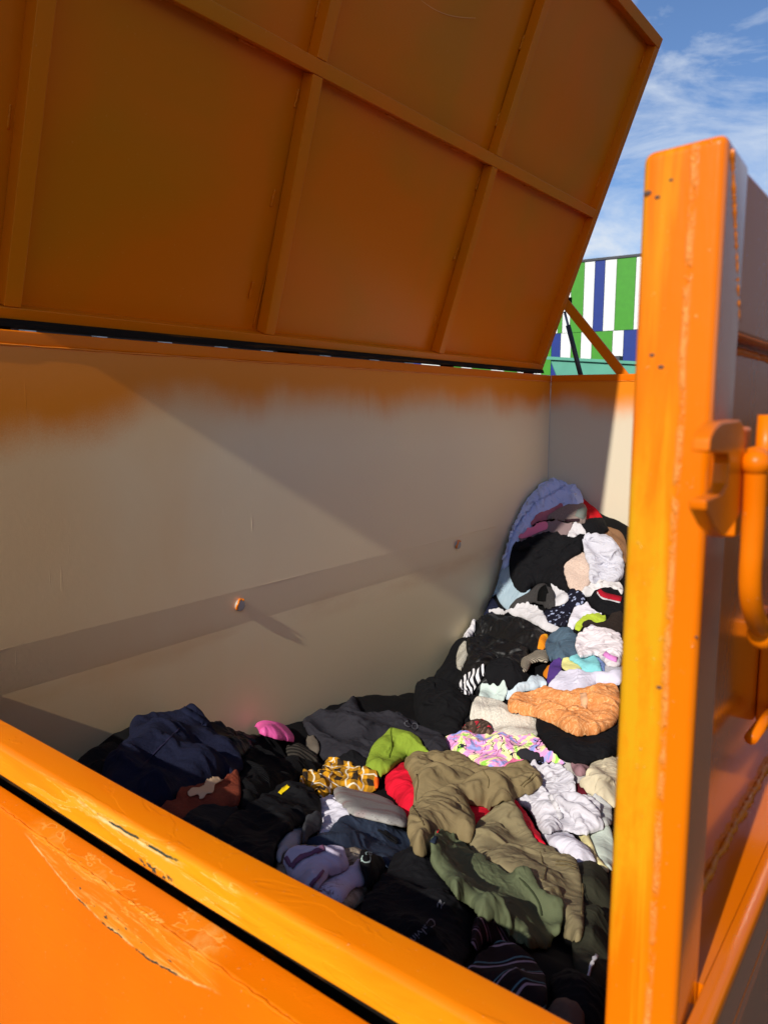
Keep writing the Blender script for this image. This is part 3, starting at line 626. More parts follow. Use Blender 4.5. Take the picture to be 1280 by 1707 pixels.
# ------------------------------------------------------------------ the pile: a height map built up garment by garment
GX0, GX1, GY0, GY1, GD = 0.60, 3.925, 0.18, 1.75, 0.008
gxs = np.arange(GX0, GX1 + 1e-6, GD); gys = np.arange(GY0, GY1 + 1e-6, GD)
CP = np.array([  # x, y, z of the top of the heap, from the eye
 (.7,1.75,-.83),(1.15,1.75,-.82),(1.3,1.75,-.79),(1.5,1.75,-.86),(1.75,1.75,-1.00),(2.0,1.75,-1.00),(2.3,1.75,-1.02),(2.7,1.75,-1.12),(3.0,1.75,-1.0),(3.2,1.75,-.94),(3.35,1.75,-.80),(3.5,1.75,-.55),(3.87,1.75,-.34),
 (.7,1.4,-.76),(1.08,1.4,-.78),(1.35,1.4,-.88),(1.6,1.4,-1.01),(2.0,1.4,-1.05),(2.35,1.4,-1.02),(2.7,1.4,-.96),(3.0,1.4,-.89),(3.3,1.4,-.74),(3.6,1.4,-.55),(3.9,1.4,-.50),
 (.7,1.0,-.68),(.9,1.0,-.73),(1.2,1.0,-.83),(1.6,1.0,-.97),(2.0,1.0,-1.0),(2.4,1.0,-.95),(2.8,1.0,-.87),(3.2,1.0,-.80),(3.9,1.0,-.68),
 (.7,.6,-.66),(.87,.6,-.71),(1.2,.6,-.81),(1.6,.6,-.94),(2.0,.6,-.97),(2.6,.6,-.90),(3.2,.6,-.82),(3.9,.6,-.76),
 (.7,.2,-.72),(1.2,.2,-.88),(1.6,.2,-.96),(2.2,.2,-.98),(3.0,.2,-.90),(3.9,.2,-.82)])
def tps(CP, X, Y, lam=0.002):
    n = len(CP); P = CP[:, :2]; r = np.linalg.norm(P[:, None] - P[None], axis=2); Kk = np.where(r > 0, r * r * np.log(r + 1e-12), 0) + lam * np.eye(n)
    Q = np.hstack([np.ones((n, 1)), P]); A = np.zeros((n + 3, n + 3)); A[:n, :n] = Kk; A[:n, n:] = Q; A[n:, :n] = Q.T
    s_ = np.linalg.solve(A, np.concatenate([CP[:, 2], np.zeros(3)]))
    Z = s_[n] + s_[n + 1] * X + s_[n + 2] * Y
    for i in range(n):
        r = np.hypot(X - P[i, 0], Y - P[i, 1]); Z = Z + s_[i] * np.where(r > 0, r * r * np.log(r + 1e-12), 0)
    return Z
GXX, GYY = np.meshgrid(gxs, gys, indexing='ij')
HEAP_DROP = 0.055
ZG = tps(CP, GXX, GYY) - HEAP_DROP
rsn = np.random.RandomState(11)
def waves(x, y, seed, f0, f1, n=10):
    r_ = np.random.RandomState(seed); s_ = 0
    for _ in range(n):
        a = r_.uniform(0, math.pi); f = r_.uniform(f0, f1); s_ = s_ + np.sin((x * math.cos(a) + y * math.sin(a)) * 2 * math.pi * f + r_.uniform(0, 6.3))
    return s_ / math.sqrt(n)
ZG = ZG + 0.010 * waves(GXX, GYY, 5, 2, 6) + 0.004 * waves(GXX, GYY, 6, 8, 16)
def zs_at(x, y, Z=None):
    Z = ZG if Z is None else Z
    fx = np.clip((x - GX0) / GD, 0, Z.shape[0] - 1.001); fy = np.clip((y - GY0) / GD, 0, Z.shape[1] - 1.001)
    i = fx.astype(int); j = fy.astype(int); a = fx - i; b = fy - j
    return Z[i, j] * (1 - a) * (1 - b) + Z[i + 1, j] * a * (1 - b) + Z[i, j + 1] * (1 - a) * b + Z[i + 1, j + 1] * a * b
_ts = np.arange(0.6, 6.0, 0.006)
def hit(u, v, off=0.0):
    r = ray(u, v); r = r / np.linalg.norm(r[:2]); P = r[None] * _ts[:, None]
    ok = (P[:, 0] > GX0) & (P[:, 0] < GX1 - 0.01) & (P[:, 1] > GY0 + 0.005) & (P[:, 1] < GY1 - 0.012)
    P = P[ok]
    if len(P) == 0: return None
    z = zs_at(P[:, 0], P[:, 1]) + off; below = np.where(P[:, 2] < z)[0]
    k = below[0] if len(below) else len(P) - 1
    return P[k].copy()
# the bulk of the heap under the garments you can tell apart
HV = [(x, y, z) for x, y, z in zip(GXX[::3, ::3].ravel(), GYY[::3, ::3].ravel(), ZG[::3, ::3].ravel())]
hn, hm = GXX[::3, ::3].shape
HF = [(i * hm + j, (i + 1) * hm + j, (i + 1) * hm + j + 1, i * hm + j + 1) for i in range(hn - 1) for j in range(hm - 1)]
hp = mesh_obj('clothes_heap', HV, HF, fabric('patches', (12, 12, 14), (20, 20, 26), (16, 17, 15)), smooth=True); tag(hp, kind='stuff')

def chaikin(P, it=2):
    P = np.array(P, float)
    for _ in range(it):
        Qn = np.roll(P, -1, 0); P = np.stack([P * 0.78 + Qn * 0.22, P * 0.22 + Qn * 0.78], 1).reshape(-1, 2)
    return P
def inside(x, y, poly):
    c = np.zeros(x.shape, bool); n = len(poly)
    for i in range(n):
        x0, y0 = poly[i]; x1, y1 = poly[(i + 1) % n]
        if y0 == y1: continue
        m = ((y0 > y) != (y1 > y)) & (x < (x1 - x0) * (y - y0) / (y1 - y0) + x0); c ^= m
    return c
def edge_dist(x, y, poly):
    P = np.asarray(poly); A = P; B = np.roll(P, -1, 0); q = np.stack([x.ravel(), y.ravel()], 1)
    best = np.full(len(q), 9.0); near = np.zeros((len(q), 2))
    for a, b in zip(A, B):
        ab = b - a; l2 = ab.dot(ab)
        if l2 < 1e-12: continue
        t = np.clip(((q - a) @ ab) / l2, 0, 1); c = a + t[:, None] * ab; d = np.hypot(*(q - c).T); m = d < best; best[m] = d[m]; near[m] = c[m]
    return best.reshape(x.shape), near.reshape(x.shape + (2,))
CROP = {'A': (3.048, 640, 760), 'B': (3.048, 640, 1100), 'C': (2.370, 120, 1120), 'D': (2.133, 440, 1380), 'M': (1, 0, 0), 'E': (4.0, 440, 1160), 'F': (3.368, 640, 1280)}
def px(crop, pts):
    s_, ox, oy = CROP[crop]
    if isinstance(pts, str): pts = [tuple(float(t) for t in q.split(',')) for q in pts.split()]
    return [(ox + a / s_, oy + b / s_) for a, b in pts]

SIM = {}
def constrain(P, Wm, A, B, rest, k=1.0, push=False):
    """A, B: pairs of slices into the grid; moves both ends half way to the rest length"""
    a = P[A]; b = P[B]; d = b - a; L_ = np.sqrt((d * d).sum(-1)) + 1e-9
    c = (L_ - rest) / L_ * 0.5 * k * Wm[A] * Wm[B]
    if push: c = np.minimum(c, 0)
    c = c[..., None] * d; P[A] += c; P[B] -= c
def garment(name, label, cat, crop, pts, mat, bulk=0.025, ex=0.14, ey=0.05, ang=0.0, seed=None, group=None, it=46, lump=0.35, stiff=0.9, thick=0.0035, cut=2, parts=None, res=2600, fold=1.0, soft=5, rigid=False):
    global ZG
    ex, ey = ex * 1.2, ey * 1.2; bulk = bulk * 0.72 if not rigid else bulk
    if cat in ('cloth', 'trunks', 'coat', 'boot', 'sleeve', 'top', 'camisole'): name = cat
    seed = seed if seed is not None else abs(hash_(name + label)) % 10000
    P2 = chaikin(px(crop, pts), cut)
    W3 = [hit(u, v, bulk * 0.6) for u, v in P2]; W3 = [p for p in W3 if p is not None]
    poly = np.array(W3)[:, :2]
    ca, sa = math.cos(math.radians(ang)), math.sin(math.radians(ang)); Rm = np.array([[ca, sa], [-sa, ca]])
    Q = poly @ Rm.T; lo = Q.min(0); hi = Q.max(0)
    area = 0.5 * abs(np.sum(Q[:, 0] * np.roll(Q[:, 1], -1) - Q[:, 1] * np.roll(Q[:, 0], -1)))
    d = min(max(math.sqrt(area / res), 0.0038), 0.012)
    us = np.arange(lo[0] - d, hi[0] + 2 * d, d); vs_ = np.arange(lo[1] - d, hi[1] + 2 * d, d)
    UU, VV = np.meshgrid(us, vs_, indexing='ij'); ins = inside(UU, VV, Q); dist, near = edge_dist(UU, VV, Q)
    snap = (~ins) & (dist < 0.75 * d); mask = ins | snap
    UU = np.where(snap, near[..., 0], UU); VV = np.where(snap, near[..., 1], VV)
    din = np.where(ins, dist, 0.0)
    X = UU * ca - VV * sa; Y = UU * sa + VV * ca
    X = np.clip(X, GX0 + 0.02, GX1 - 0.006); Y = np.clip(Y, GY0 + 0.004, GY1 - 0.008)
    wd = bulk * 1.3 + 0.010; t = np.clip(din / wd, 0, 1); dome = bulk * np.sqrt(1 - (1 - t) ** 2)
    dome = dome * (1 + lump * waves(X, Y, seed, 3, 9, 6))
    Zs = ZG.copy()
    if soft:
        for _ in range(soft):
            pd_ = np.pad(Zs, 1, mode='edge'); Zs = (pd_[:-2, 1:-1] + pd_[2:, 1:-1] + pd_[1:-1, :-2] + pd_[1:-1, 2:] + 2 * Zs) / 6
        Zs = np.maximum(Zs, ZG - 0.012)
    if rigid:
        mi = ins; A_ = np.stack([np.ones(mi.sum()), X[mi], Y[mi]], 1); zz = zs_at(X[mi], Y[mi]); c_ = np.linalg.lstsq(A_, zz, rcond=None)[0]; off_ = np.percentile(zz - A_ @ c_, 80)
        def coll(x, y): return c_[0] + c_[1] * x + c_[2] * y + off_
    else:
        def coll(x, y): return zs_at(x, y, Zs)
    Z0 = coll(X, Y) + dome + 0.004
    U2 = UU; V2 = VV
    fd = 0.006 * fold * t * (waves(U2 + 0.03 * waves(X, Y, seed + 2, 2, 6, 4), V2 * 0.35, seed + 1, 4, 11, 6) + 0.5 * waves(X, Y, seed + 9, 6, 14, 5)) * 1.4
    P = np.stack([X, Y, Z0], -1); Wm = mask.astype(float)
    ku, kv = 1 + ex, 1 + ey
    fade = np.clip(din / (3.5 * d), 0, 1) ** 1.5
    def fmid(a, b, e): return 1 + e * 0.5 * (fade[a] + fade[b])
    def dist_(a, b): return np.sqrt(((P[b] - P[a]) ** 2).sum(-1))
    n0, n1 = UU.shape; S = slice; full = S(None)
    cons = []
    for st in (0, 1):
        A = (S(st, n0 - 1, 2), full); B = (S(st + 1, n0, 2), full); m_ = min(len(range(*A[0].indices(n0))), len(range(*B[0].indices(n0)))); cons.append((A, B, dist_(A, B) * fmid(A, B, ex), False, 1.0))
        A = (full, S(st, n1 - 1, 2)); B = (full, S(st + 1, n1, 2)); cons.append((A, B, dist_(A, B) * fmid(A, B, ey), False, 1.0))
    kd = math.hypot(ku, kv) / math.sqrt(2)
    for st in (0, 1):
        A = (S(st, n0 - 1, 2), S(0, n1 - 1)); B = (S(st + 1, n0, 2), S(1, n1)); cons.append((A, B, dist_(A, B) * fmid(A, B, kd - 1), False, 0.35))
        A = (S(st, n0 - 1, 2), S(1, n1)); B = (S(st + 1, n0, 2), S(0, n1 - 1)); cons.append((A, B, dist_(A, B) * fmid(A, B, kd - 1), False, 0.35))
    for h_ in (2, 4):
        for st in range(2 * h_):
            if (n0 > st + h_):
                ia = np.array([i for i in range(n0 - h_) if i % (2 * h_) == st]); 
                if len(ia): A = (ia, full); B = (ia + h_, full); cons.append((A, B, dist_(A, B) * fmid(A, B, ex) * (0.97 if h_ == 2 else 0.88), True, stiff))
            if (n1 > st + h_):
                ja = np.array([i for i in range(n1 - h_) if i % (2 * h_) == st])
                if len(ja): A = (full, ja); B = (full, ja + h_); cons.append((A, B, dist_(A, B) * fmid(A, B, ey) * (0.97 if h_ == 2 else 0.88), True, stiff))
    e_n = 0.012; gx = (zs_at(X + e_n, Y, Zs) - zs_at(X - e_n, Y, Zs)) / (2 * e_n); gy = (zs_at(X, Y + e_n, Zs) - zs_at(X, Y - e_n, Zs)) / (2 * e_n)
    nl = np.sqrt(gx * gx + gy * gy + 1); nn_ = np.stack([-gx / nl, -gy / nl, 1 / nl], -1)
    P += (np.clip(nl * 1.25, 1.25, 3.0) * (fd * (0.12 if rigid else 1.0)) * mask)[..., None] * nn_
    XY0 = P[..., :2].copy(); bnd = mask & (din < 0.6 * d); kt = np.where(bnd, 0.45, 0.03)[..., None]
    for k_ in range(it):
        for A, B, r_, pu, kk in cons: constrain(P, Wm, A, B, r_, kk, pu)
        P[..., :2] += kt * (XY0 - P[..., :2]); P[..., 2] -= 0.0006
        x = np.clip(P[..., 0], GX0 + 0.02, GX1 - 0.005); y = np.clip(P[..., 1], GY0 + 0.003, GY1 - 0.006); P[..., 0] = x; P[..., 1] = y
        fl = coll(x, y) + dome * 0.85 + 0.003
        P[..., 2] = np.where(bnd, fl + (P[..., 2] - fl) * 0.5, np.maximum(P[..., 2], fl))
        P[..., 2] = np.minimum(P[..., 2], fl + 0.05)
    # mesh
    idx = -np.ones(UU.shape, int); idx[mask] = np.arange(mask.sum()); V = P[mask]
    q = mask[:-1, :-1] & mask[1:, :-1] & mask[1:, 1:] & mask[:-1, 1:]; I, J = np.where(q)
    Fc = [(idx[i, j], idx[i + 1, j], idx[i + 1, j + 1], idx[i, j + 1]) for i, j in zip(I, J)]
    # corner triangles keep the outline smooth
    c00 = mask[:-1, :-1]; c10 = mask[1:, :-1]; c11 = mask[1:, 1:]; c01 = mask[:-1, 1:]; three = (c00.astype(int) + c10 + c11 + c01) == 3
    for i, j in zip(*np.where(three)):
        ring = [(i, j), (i + 1, j), (i + 1, j + 1), (i, j + 1)]; Fc.append(tuple(idx[a, b] for a, b in ring if mask[a, b]))
    o = mesh_obj(name, [tuple(v) for v in V], [tuple(int(a) for a in f) for f in Fc], mat, smooth=True)
    uvl = o.data.uv_layers.new(name='uv'); vi = np.zeros(len(o.data.loops), int); o.data.loops.foreach_get('vertex_index', vi)
    ii, jj = np.where(mask); uvs = np.stack([ii * d * ku, jj * d * kv], 1)[vi] + (seed % 97) * 0.13; uvl.data.foreach_set('uv', uvs.ravel())
    sd = o.modifiers.new('thickness', 'SOLIDIFY'); sd.thickness = thick; sd.offset = -1
    sb = o.modifiers.new('smooth', 'SUBSURF'); sb.levels = 1; sb.render_levels = 1
    tag(o, label, cat, group)
    SIM[o.name] = (V, Fc)
    # raise the height map
    Zn = np.full(ZG.shape, -9.0)
    sub = [P[mask]]
    Pm = np.where(mask[..., None], P, np.nan)
    for a_, b_ in ((0.5, 0), (0, 0.5), (0.5, 0.5)):
        Pa = Pm[:-1, :-1] * (1 - a_) * (1 - b_) + Pm[1:, :-1] * a_ * (1 - b_) + Pm[:-1, 1:] * (1 - a_) * b_ + Pm[1:, 1:] * a_ * b_
        Pa = Pa.reshape(-1, 3); sub.append(Pa[~np.isnan(Pa[:, 0])])
    for S_ in sub:
        gi = np.clip(np.rint((S_[:, 0] - GX0) / GD).astype(int), 0, ZG.shape[0] - 1); gj = np.clip(np.rint((S_[:, 1] - GY0) / GD).astype(int), 0, ZG.shape[1] - 1)
        np.maximum.at(Zn, (gi, gj), S_[:, 2])
    pad = np.pad(Zn, 1, constant_values=-9); mxn = pad[1:-1, 1:-1].copy()
    for a_ in range(3):
        for b_ in range(3): mxn = np.where(mxn < -5, pad[a_:a_ + ZG.shape[0], b_:b_ + ZG.shape[1]], mxn)
    ZG = np.maximum(ZG, mxn)
    return o
def hash_(s):
    h = 7
    for ch in s: h = (h * 131 + ord(ch)) % 1000003
    return h
_bvh = {}
def bvh_of(o):
    if o.name not in _bvh:
        V, Fc = SIM[o.name]; _bvh[o.name] = BVHTree.FromPolygons([tuple(v) for v in V], [tuple(int(a) for a in f) for f in Fc])
    return _bvh[o.name]
def onto(o, u, v, lift=0.003):
    r = Vector(ray(u, v)).normalized(); h = bvh_of(o).ray_cast(Vector((0, 0, 0)), r)
    if h[0] is None: return None
    n_ = h[1]; n_ = -n_ if n_.dot(r) > 0 else n_
    return np.array(h[0] + n_ * lift)
def strip(o, name, crop, pts, wpx, mat, lift=0.0026, dashed=False, thick=0.0009, step=3.0):
    """a sewn band lying on the garment: pts is its centre line, wpx its width"""
    P = np.array(smooth_path([np.array(p) for p in px(crop, pts)], 8)); s_ = CROP[crop][0]; wpx = wpx / s_
    seg = np.r_[0, np.cumsum(np.hypot(*np.diff(P, axis=0).T))]; t = np.arange(0, seg[-1], step); P = np.stack([np.interp(t, seg, P[:, 0]), np.interp(t, seg, P[:, 1])], 1)
    T = np.gradient(P, axis=0); T /= np.hypot(*T.T)[:, None] + 1e-9; Nn = np.stack([-T[:, 1], T[:, 0]], 1)
    cols = 3; rows = []
    for i in range(len(P)):
        rr = [onto(o, *(P[i] + Nn[i] * wpx * (k / (cols - 1) - 0.5)), lift) for k in range(cols)]
        rows.append(None if any(r is None for r in rr) else rr)
    runs, cur = [], []
    for r in rows:
        if r is None or (cur and max(np.linalg.norm(r[k] - cur[-1][k]) for k in range(cols)) > 0.07):
            if cur: runs.append(cur)
            cur = [] if r is None else [r]
        else: cur.append(r)
    if cur: runs.append(cur)
    if not runs: return None
    best = max(runs, key=len); V = [tuple(a) for r in best for a in r]
    Fc = [(i * cols + c_, (i + 1) * cols + c_, (i + 1) * cols + c_ + 1, i * cols + c_ + 1) for i in range(len(best) - 1) for c_ in range(cols - 1)]
    if len(Fc) < 1: return None
    s = mesh_obj(name, V, Fc, mat, o, smooth=True); sd = s.modifiers.new('thickness', 'SOLIDIFY'); sd.thickness = thick; sd.offset = 0
    return s
def decal(o, name, crop, pts, mat, lift=0.003, st=2.0):
    P = chaikin(px(crop, pts), 2); lo = P.min(0); hi = P.max(0); us = np.arange(lo[0], hi[0] + st, st); vs_ = np.arange(lo[1], hi[1] + st, st)
    UU, VV = np.meshgrid(us, vs_, indexing='ij'); ins = inside(UU, VV, P); dist, near = edge_dist(UU, VV, P); sn = (~ins) & (dist < st * 0.75); mk = ins | sn
    UU = np.where(sn, near[..., 0], UU); VV = np.where(sn, near[..., 1], VV); idx = {}; V = []
    for i, j in zip(*np.where(mk)):
        q = onto(o, UU[i, j], VV[i, j], lift)
        if q is not None: idx[(i, j)] = len(V); V.append(tuple(q))
    Fc = []
    for (i, j) in list(idx):
        r = [(i, j), (i + 1, j), (i + 1, j + 1), (i, j + 1)]; r = [idx[a] for a in r if a in idx]
        if len(r) >= 3: Fc.append(tuple(r))
    s = mesh_obj(name, V, Fc, mat, o, smooth=True); sd = s.modifiers.new('thickness', 'SOLIDIFY'); sd.thickness = 0.0008; sd.offset = 0; return s
def lettering(o, text, crop, p, ang, size, mat, name='lettering', sx=1.0, bold=0.0):
    """text laid over the cloth: p is the start of the base line in the photo"""
    c = bpy.data.curves.new('t', 'FONT'); c.body = text; c.size = 1.0; c.offset = bold; c.resolution_u = 3
    to = bpy.data.objects.new('t', c); COL.objects.link(to); dg = bpy.context.evaluated_depsgraph_get(); me = bpy.data.meshes.new_from_object(to.evaluated_get(dg))
    bm = bmesh.new(); bm.from_mesh(me); bmesh.ops.triangulate(bm, faces=bm.faces)
    bmesh.ops.subdivide_edges(bm, edges=[e for e in bm.edges if e.calc_length() > 0.15], cuts=2, use_grid_fill=False); bmesh.ops.triangulate(bm, faces=bm.faces)
    s_, ox, oy = CROP[crop]; a = math.radians(ang); V = []; okv = []
    for v_ in bm.verts:
        x, y = v_.co.x * size * sx, v_.co.y * size; u = p[0] + x * math.cos(a) + y * math.sin(a); w_ = p[1] + x * math.sin(a) - y * math.cos(a)
        q = onto(o, ox + u / s_, oy + w_ / s_, 0.0028); okv.append(q is not None); V.append(tuple(q) if q is not None else (0, 0, 0))
    bm.verts.index_update(); Fc = [tuple(v_.index for v_ in f.verts) for f in bm.faces if all(okv[v_.index] for v_ in f.verts)]
    bm.free(); bpy.data.objects.remove(to); bpy.data.curves.remove(c); bpy.data.meshes.remove(me)
    used = sorted({i for f in Fc for i in f}); mp_ = {a: i for i, a in enumerate(used)}
    if not Fc: return None
    return mesh_obj(name, [V[i] for i in used], [tuple(mp_[i] for i in f) for f in Fc], mat, o)
BLK = fabric('plain', (20, 20, 23)); BLK2 = fabric('linty', (18, 18, 20)); BLKS = fabric('shiny', (15, 15, 17)); CHAR = fabric('plain', (44, 43, 48))
WHT = fabric('plain', (212, 210, 214)); OFFW = fabric('plain', (226, 222, 212)); KHK = fabric('plain', (138, 122, 88)); KHK2 = fabric('plain', (142, 130, 98)); KSEAM = fabric('plain', (122, 107, 74))
G = garment

# ------------------------------------------------------------------ far end of the heap, by the corner
G('jacket', 'black jacket bulging against the back wall, left of the striped sock', 'jacket', 'A', '200,1020 270,975 330,930 350,880 420,880 520,960 560,1100 520,1230 470,1330 330,1350 220,1340 160,1260 150,1180 185,1100', BLK2, 0.06, ex=0.2, ang=60)
G('sweater', 'black linty garment drooping below the striped sock beside the cream knit', 'sweater', 'B', '170,80 330,110 440,190 450,240 400,300 410,350 350,380 260,370 180,340 145,250 150,150', BLK2, 0.04, ex=0.22, ang=20)
G('shirt', 'tan brown coat edge beside the post, under the silvery white wrap', 'coat', 'A', '1060,350 1140,355 1230,400 1240,560 1120,520 1040,420', fabric('plain', (140, 104, 74)), 0.03)
G('jacket', 'red jacket behind the blue shirt at the top of the heap', 'jacket', 'A', '950,120 985,150 1010,190 1060,250 1110,310 1135,355 1060,370 980,340 940,240', fabric('plain', (196, 24, 34)), 0.03, ex=0.12, ang=50)
G('shirt', 'black garment under the red jacket near the right wall', 'shirt', 'A', '970,335 1060,315 1110,310 1145,370 1120,390 1080,400 1010,395', BLK, 0.025)
G('jeans', 'faded light blue jeans hanging out under the black sweatshirt', 'jeans', 'A', '540,650 600,550 640,500 700,560 760,640 720,720 680,760 625,785 585,735', fabric('denim', (120, 146, 166), (168, 188, 200)), 0.03, ex=0.1, ang=80)
bs = G('shirt', 'blue denim shirt at the very top of the heap against the corner', 'shirt', 'A', '770,150 800,95 820,72 845,90 865,112 920,103 965,130 990,165 1018,225 970,245 880,240 810,285 760,320 740,370 690,420 655,470 630,545 608,560 588,520 585,440 600,370 630,300 690,245 740,200', fabric('denim', (172, 186, 226), (188, 200, 236)), 0.06, ex=0.30, ey=0.12, ang=-50, res=4200, fold=1.5, soft=3)
strip(bs, 'seam', 'A', [(640, 320), (690, 300), (760, 240), (850, 190), (920, 150)], 9, fabric('denim', (146, 160, 206), (160, 174, 216)))
decal(bs, 'sleeve_fold', 'A', '598,370 640,322 700,262 742,225 770,238 716,300 668,372 640,440 622,520 600,530 596,450', fabric('denim', (180, 192, 230), (194, 206, 238)), lift=0.010)
strip(bs, 'collar', 'A', [(790, 150), (815, 110), (850, 125)], 26, fabric('denim', (190, 200, 236), (200, 210, 240)))
G('sock', 'dusty pink sock tucked between the blue shirt and the taupe slipper', 'sock', 'A', '735,345 770,300 830,275 900,235 915,260 850,300 830,330 780,345', fabric('plain', (176, 104, 118)), 0.02)
tp = G('slipper', 'taupe slipper with a grey green toe under the blue shirt', 'slipper', 'A', '820,300 850,262 900,238 960,230 1010,238 1032,270 1026,310 990,332 930,330 860,325', fabric('fleece', (134, 118, 112)), 0.045, ex=0.03, ey=0.02, lump=0.1, rigid=True)
strip(tp, 'toe_cap', 'A', [(975, 240), (1005, 268), (990, 315)], 46, fabric('plain', (118, 126, 120)))
strip(tp, 'sole', 'A', [(765, 335), (850, 322), (930, 328), (1000, 326)], 14, fabric('plain', (52, 34, 40)))
pk = G('slipper', 'pink and taupe slipper lying on the black sweatshirt', 'slipper', 'A', '678,412 700,385 745,352 820,328 900,325 955,335 962,365 930,392 890,398 845,378 800,385 740,410 695,424', fabric('plain', (138, 118, 118)), 0.04, ex=0.04, ey=0.03, lump=0.15)
decal(pk, 'toe_cap', 'A', '680,412 702,386 747,354 822,330 834,352 828,374 790,386 740,410 697,422', fabric('plain', (236, 128, 160)), lift=0.003, st=1.5)
G('blanket', 'beige fluffy fleece between the black sweatshirt and the silvery wrap', 'blanket', 'A', '890,540 930,500 1010,470 1060,540 1060,640 1010,690 940,680', fabric('fleece', (216, 192, 176)), 0.035, ex=0.05, lump=0.6)
G('sweatshirt', 'black sweatshirt under the pink and taupe slippers', 'sweatshirt', 'A', '650,450 680,418 740,400 800,382 860,378 920,396 1000,408 1014,440 1010,468 950,497 905,540 920,600 940,660 938,695 890,660 850,640 800,620 760,640 705,678 660,650 635,590 632,520', BLK, 0.055, ex=0.2, ey=0.08, ang=35, res=2600)
G('wrap', 'silvery white patterned wrap beside the post, under the tan coat', 'wrap', 'A', '1005,410 1040,385 1080,384 1150,405 1210,470 1225,600 1160,640 1110,650 1050,640 1035,590 1045,545 1018,500', fabric('print', (208, 208, 218), (176, 178, 192), s=1.2), 0.045, ex=0.25, ey=0.12, ang=30, res=2600)
G('scarf', 'small white knotted cloth at the top of the silvery wrap', 'scarf', 'A', '925,402 945,370 960,340 985,338 1030,378 1018,392 985,398 960,408', WHT, 0.025, ex=0.25, ey=0.15)
G('top', 'white top with a grey print above the black and red shorts', 'top', 'A', '990,690 1020,655 1060,645 1100,625 1160,630 1215,650 1215,700 1140,700 1070,700 1020,712', fabric('print', (226, 224, 224), (120, 112, 110), s=0.8), 0.03, ex=0.2)
G('boxers', 'navy floral boxer shorts left of the black and red shorts', 'boxers', 'A', '795,820 820,780 860,750 925,705 940,672 985,672 1030,705 1020,745 960,765 940,810 925,862 860,850 805,845', fabric('floral', (24, 24, 38), (150, 160, 190), s=2.2), 0.03, ex=0.22, ang=40)
br = G('shorts', 'black shorts with a red waistband and a white stripe beside the post', 'shorts', 'A', '1035,710 1080,672 1140,668 1215,690 1215,800 1140,800 1085,790 1050,750', BLK, 0.04, ex=0.2, ang=10)
strip(br, 'waistband', 'A', [(1088, 684), (1110, 706), (1150, 718), (1205, 730)], 28, fabric('plain', (176, 24, 44)))
strip(br, 'stripe', 'A', [(1080, 690), (1105, 722), (1150, 735), (1205, 748)], 7, WHT)
G('tshirt', 'plain white cloth tucked behind the charcoal slipper', 'cloth', 'A', '840,648 880,650 935,700 940,740 860,765 820,755 860,700', WHT, 0.02)
G('beanie', 'small navy beanie against the back wall below the light jeans', 'beanie', 'A', '478,792 486,745 510,720 555,715 585,750 580,790 545,800', fabric('ribs', (34, 38, 62), s=160), 0.045, ex=0.03, lump=0.1)
sl = G('slipper', 'charcoal slipper with an open mouth in front of the black sweatshirt', 'slipper', 'A', '628,775 650,735 690,690 750,650 800,638 840,645 872,690 872,725 830,752 790,758 740,740 695,742 660,770', fabric('fleece', (62, 60, 60)), 0.05, ex=0.03, ey=0.03, lump=0.1, rigid=True)
strip(sl, 'mouth_shade', 'A', [(800, 738), (808, 690), (838, 672)], 44, fabric('plain', (8, 8, 9)))  # black band paints the shade inside the slipper's mouth
G('tshirt', 'white cloth stretching left from the navy floral boxers', 'cloth', 'A', '518,782 560,765 630,775 668,752 690,733 720,735 760,765 815,790 830,830 870,858 908,878 870,892 820,880 760,845 690,805 600,808', WHT, 0.03, ex=0.22, ang=15)
G('tshirt', 'white crumpled tee above the lime sock', 'tshirt', 'A', '925,862 940,815 965,770 1020,740 1062,765 1115,802 1080,812 1010,815 975,850 960,880', fabric('plain', (228, 226, 236)), 0.03, ex=0.2, ang=40)
ls = G('sock', 'lime green sock with a black toe', 'sock', 'A', '964,868 975,838 1010,812 1060,798 1100,800 1135,828 1110,850 1060,845 1020,850 990,890', fabric('plain', (186, 208, 66)), 0.02, ex=0.12)
G('shorts', 'dark brown and black trunks with a grey waistband beside the post', 'trunks', 'A', '1000,838 1040,825 1080,850 1130,832 1160,800 1215,785 1215,900 1130,890 1060,860 1010,868', fabric('plain', (46, 38, 34)), 0.025, ex=0.14, group=None)
uj = G('jacket', 'black nylon jacket stretched out below the white cloth', 'jacket', 'A', '440,870 465,800 540,795 640,810 700,820 780,862 835,905 810,965 780,985 720,960 640,930 540,915 460,905', BLKS, 0.06, ex=0.16, ang=-60, res=2400)
G('scarf', 'white knotted cloth hanging off the left end of the black nylon jacket', 'cloth', 'A', '370,862 392,815 430,797 468,802 462,850 466,885 425,908 388,892', WHT, 0.04, ex=0.25, ey=0.2)
G('sleeve', 'off white ribbed sleeve end left of the black padded jacket', 'sleeve', 'A', '366,1010 380,960 410,925 432,960 432,1000 410,1060 380,1085 366,1060', fabric('ribs', (218, 212, 196), s=200), 0.02, ex=0.05)
pj = G('jacket', 'black padded jacket with a curved zip beside the striped slipper', 'jacket', 'A', '410,925 450,898 520,905 620,915 690,925 730,955 742,1000 700,1040 720,1085 755,1110 700,1150 600,1165 520,1160 470,1180 400,1140 385,1080 430,1010', BLKS, 0.065, ex=0.2, ey=0.1, ang=30, res=2600)
strip(pj, 'zip', 'A', [(600, 922), (650, 930), (700, 940), (728, 970), (735, 1000)], 6, M_STEEL, dashed=True)
G('jacket', 'black quilted sleeve between the striped sock and the striped slipper', 'sleeve', 'A', '505,1085 530,1030 580,1005 650,1020 690,1060 740,1095 750,1120 690,1150 600,1170 530,1160', BLK, 0.05, ex=0.16)
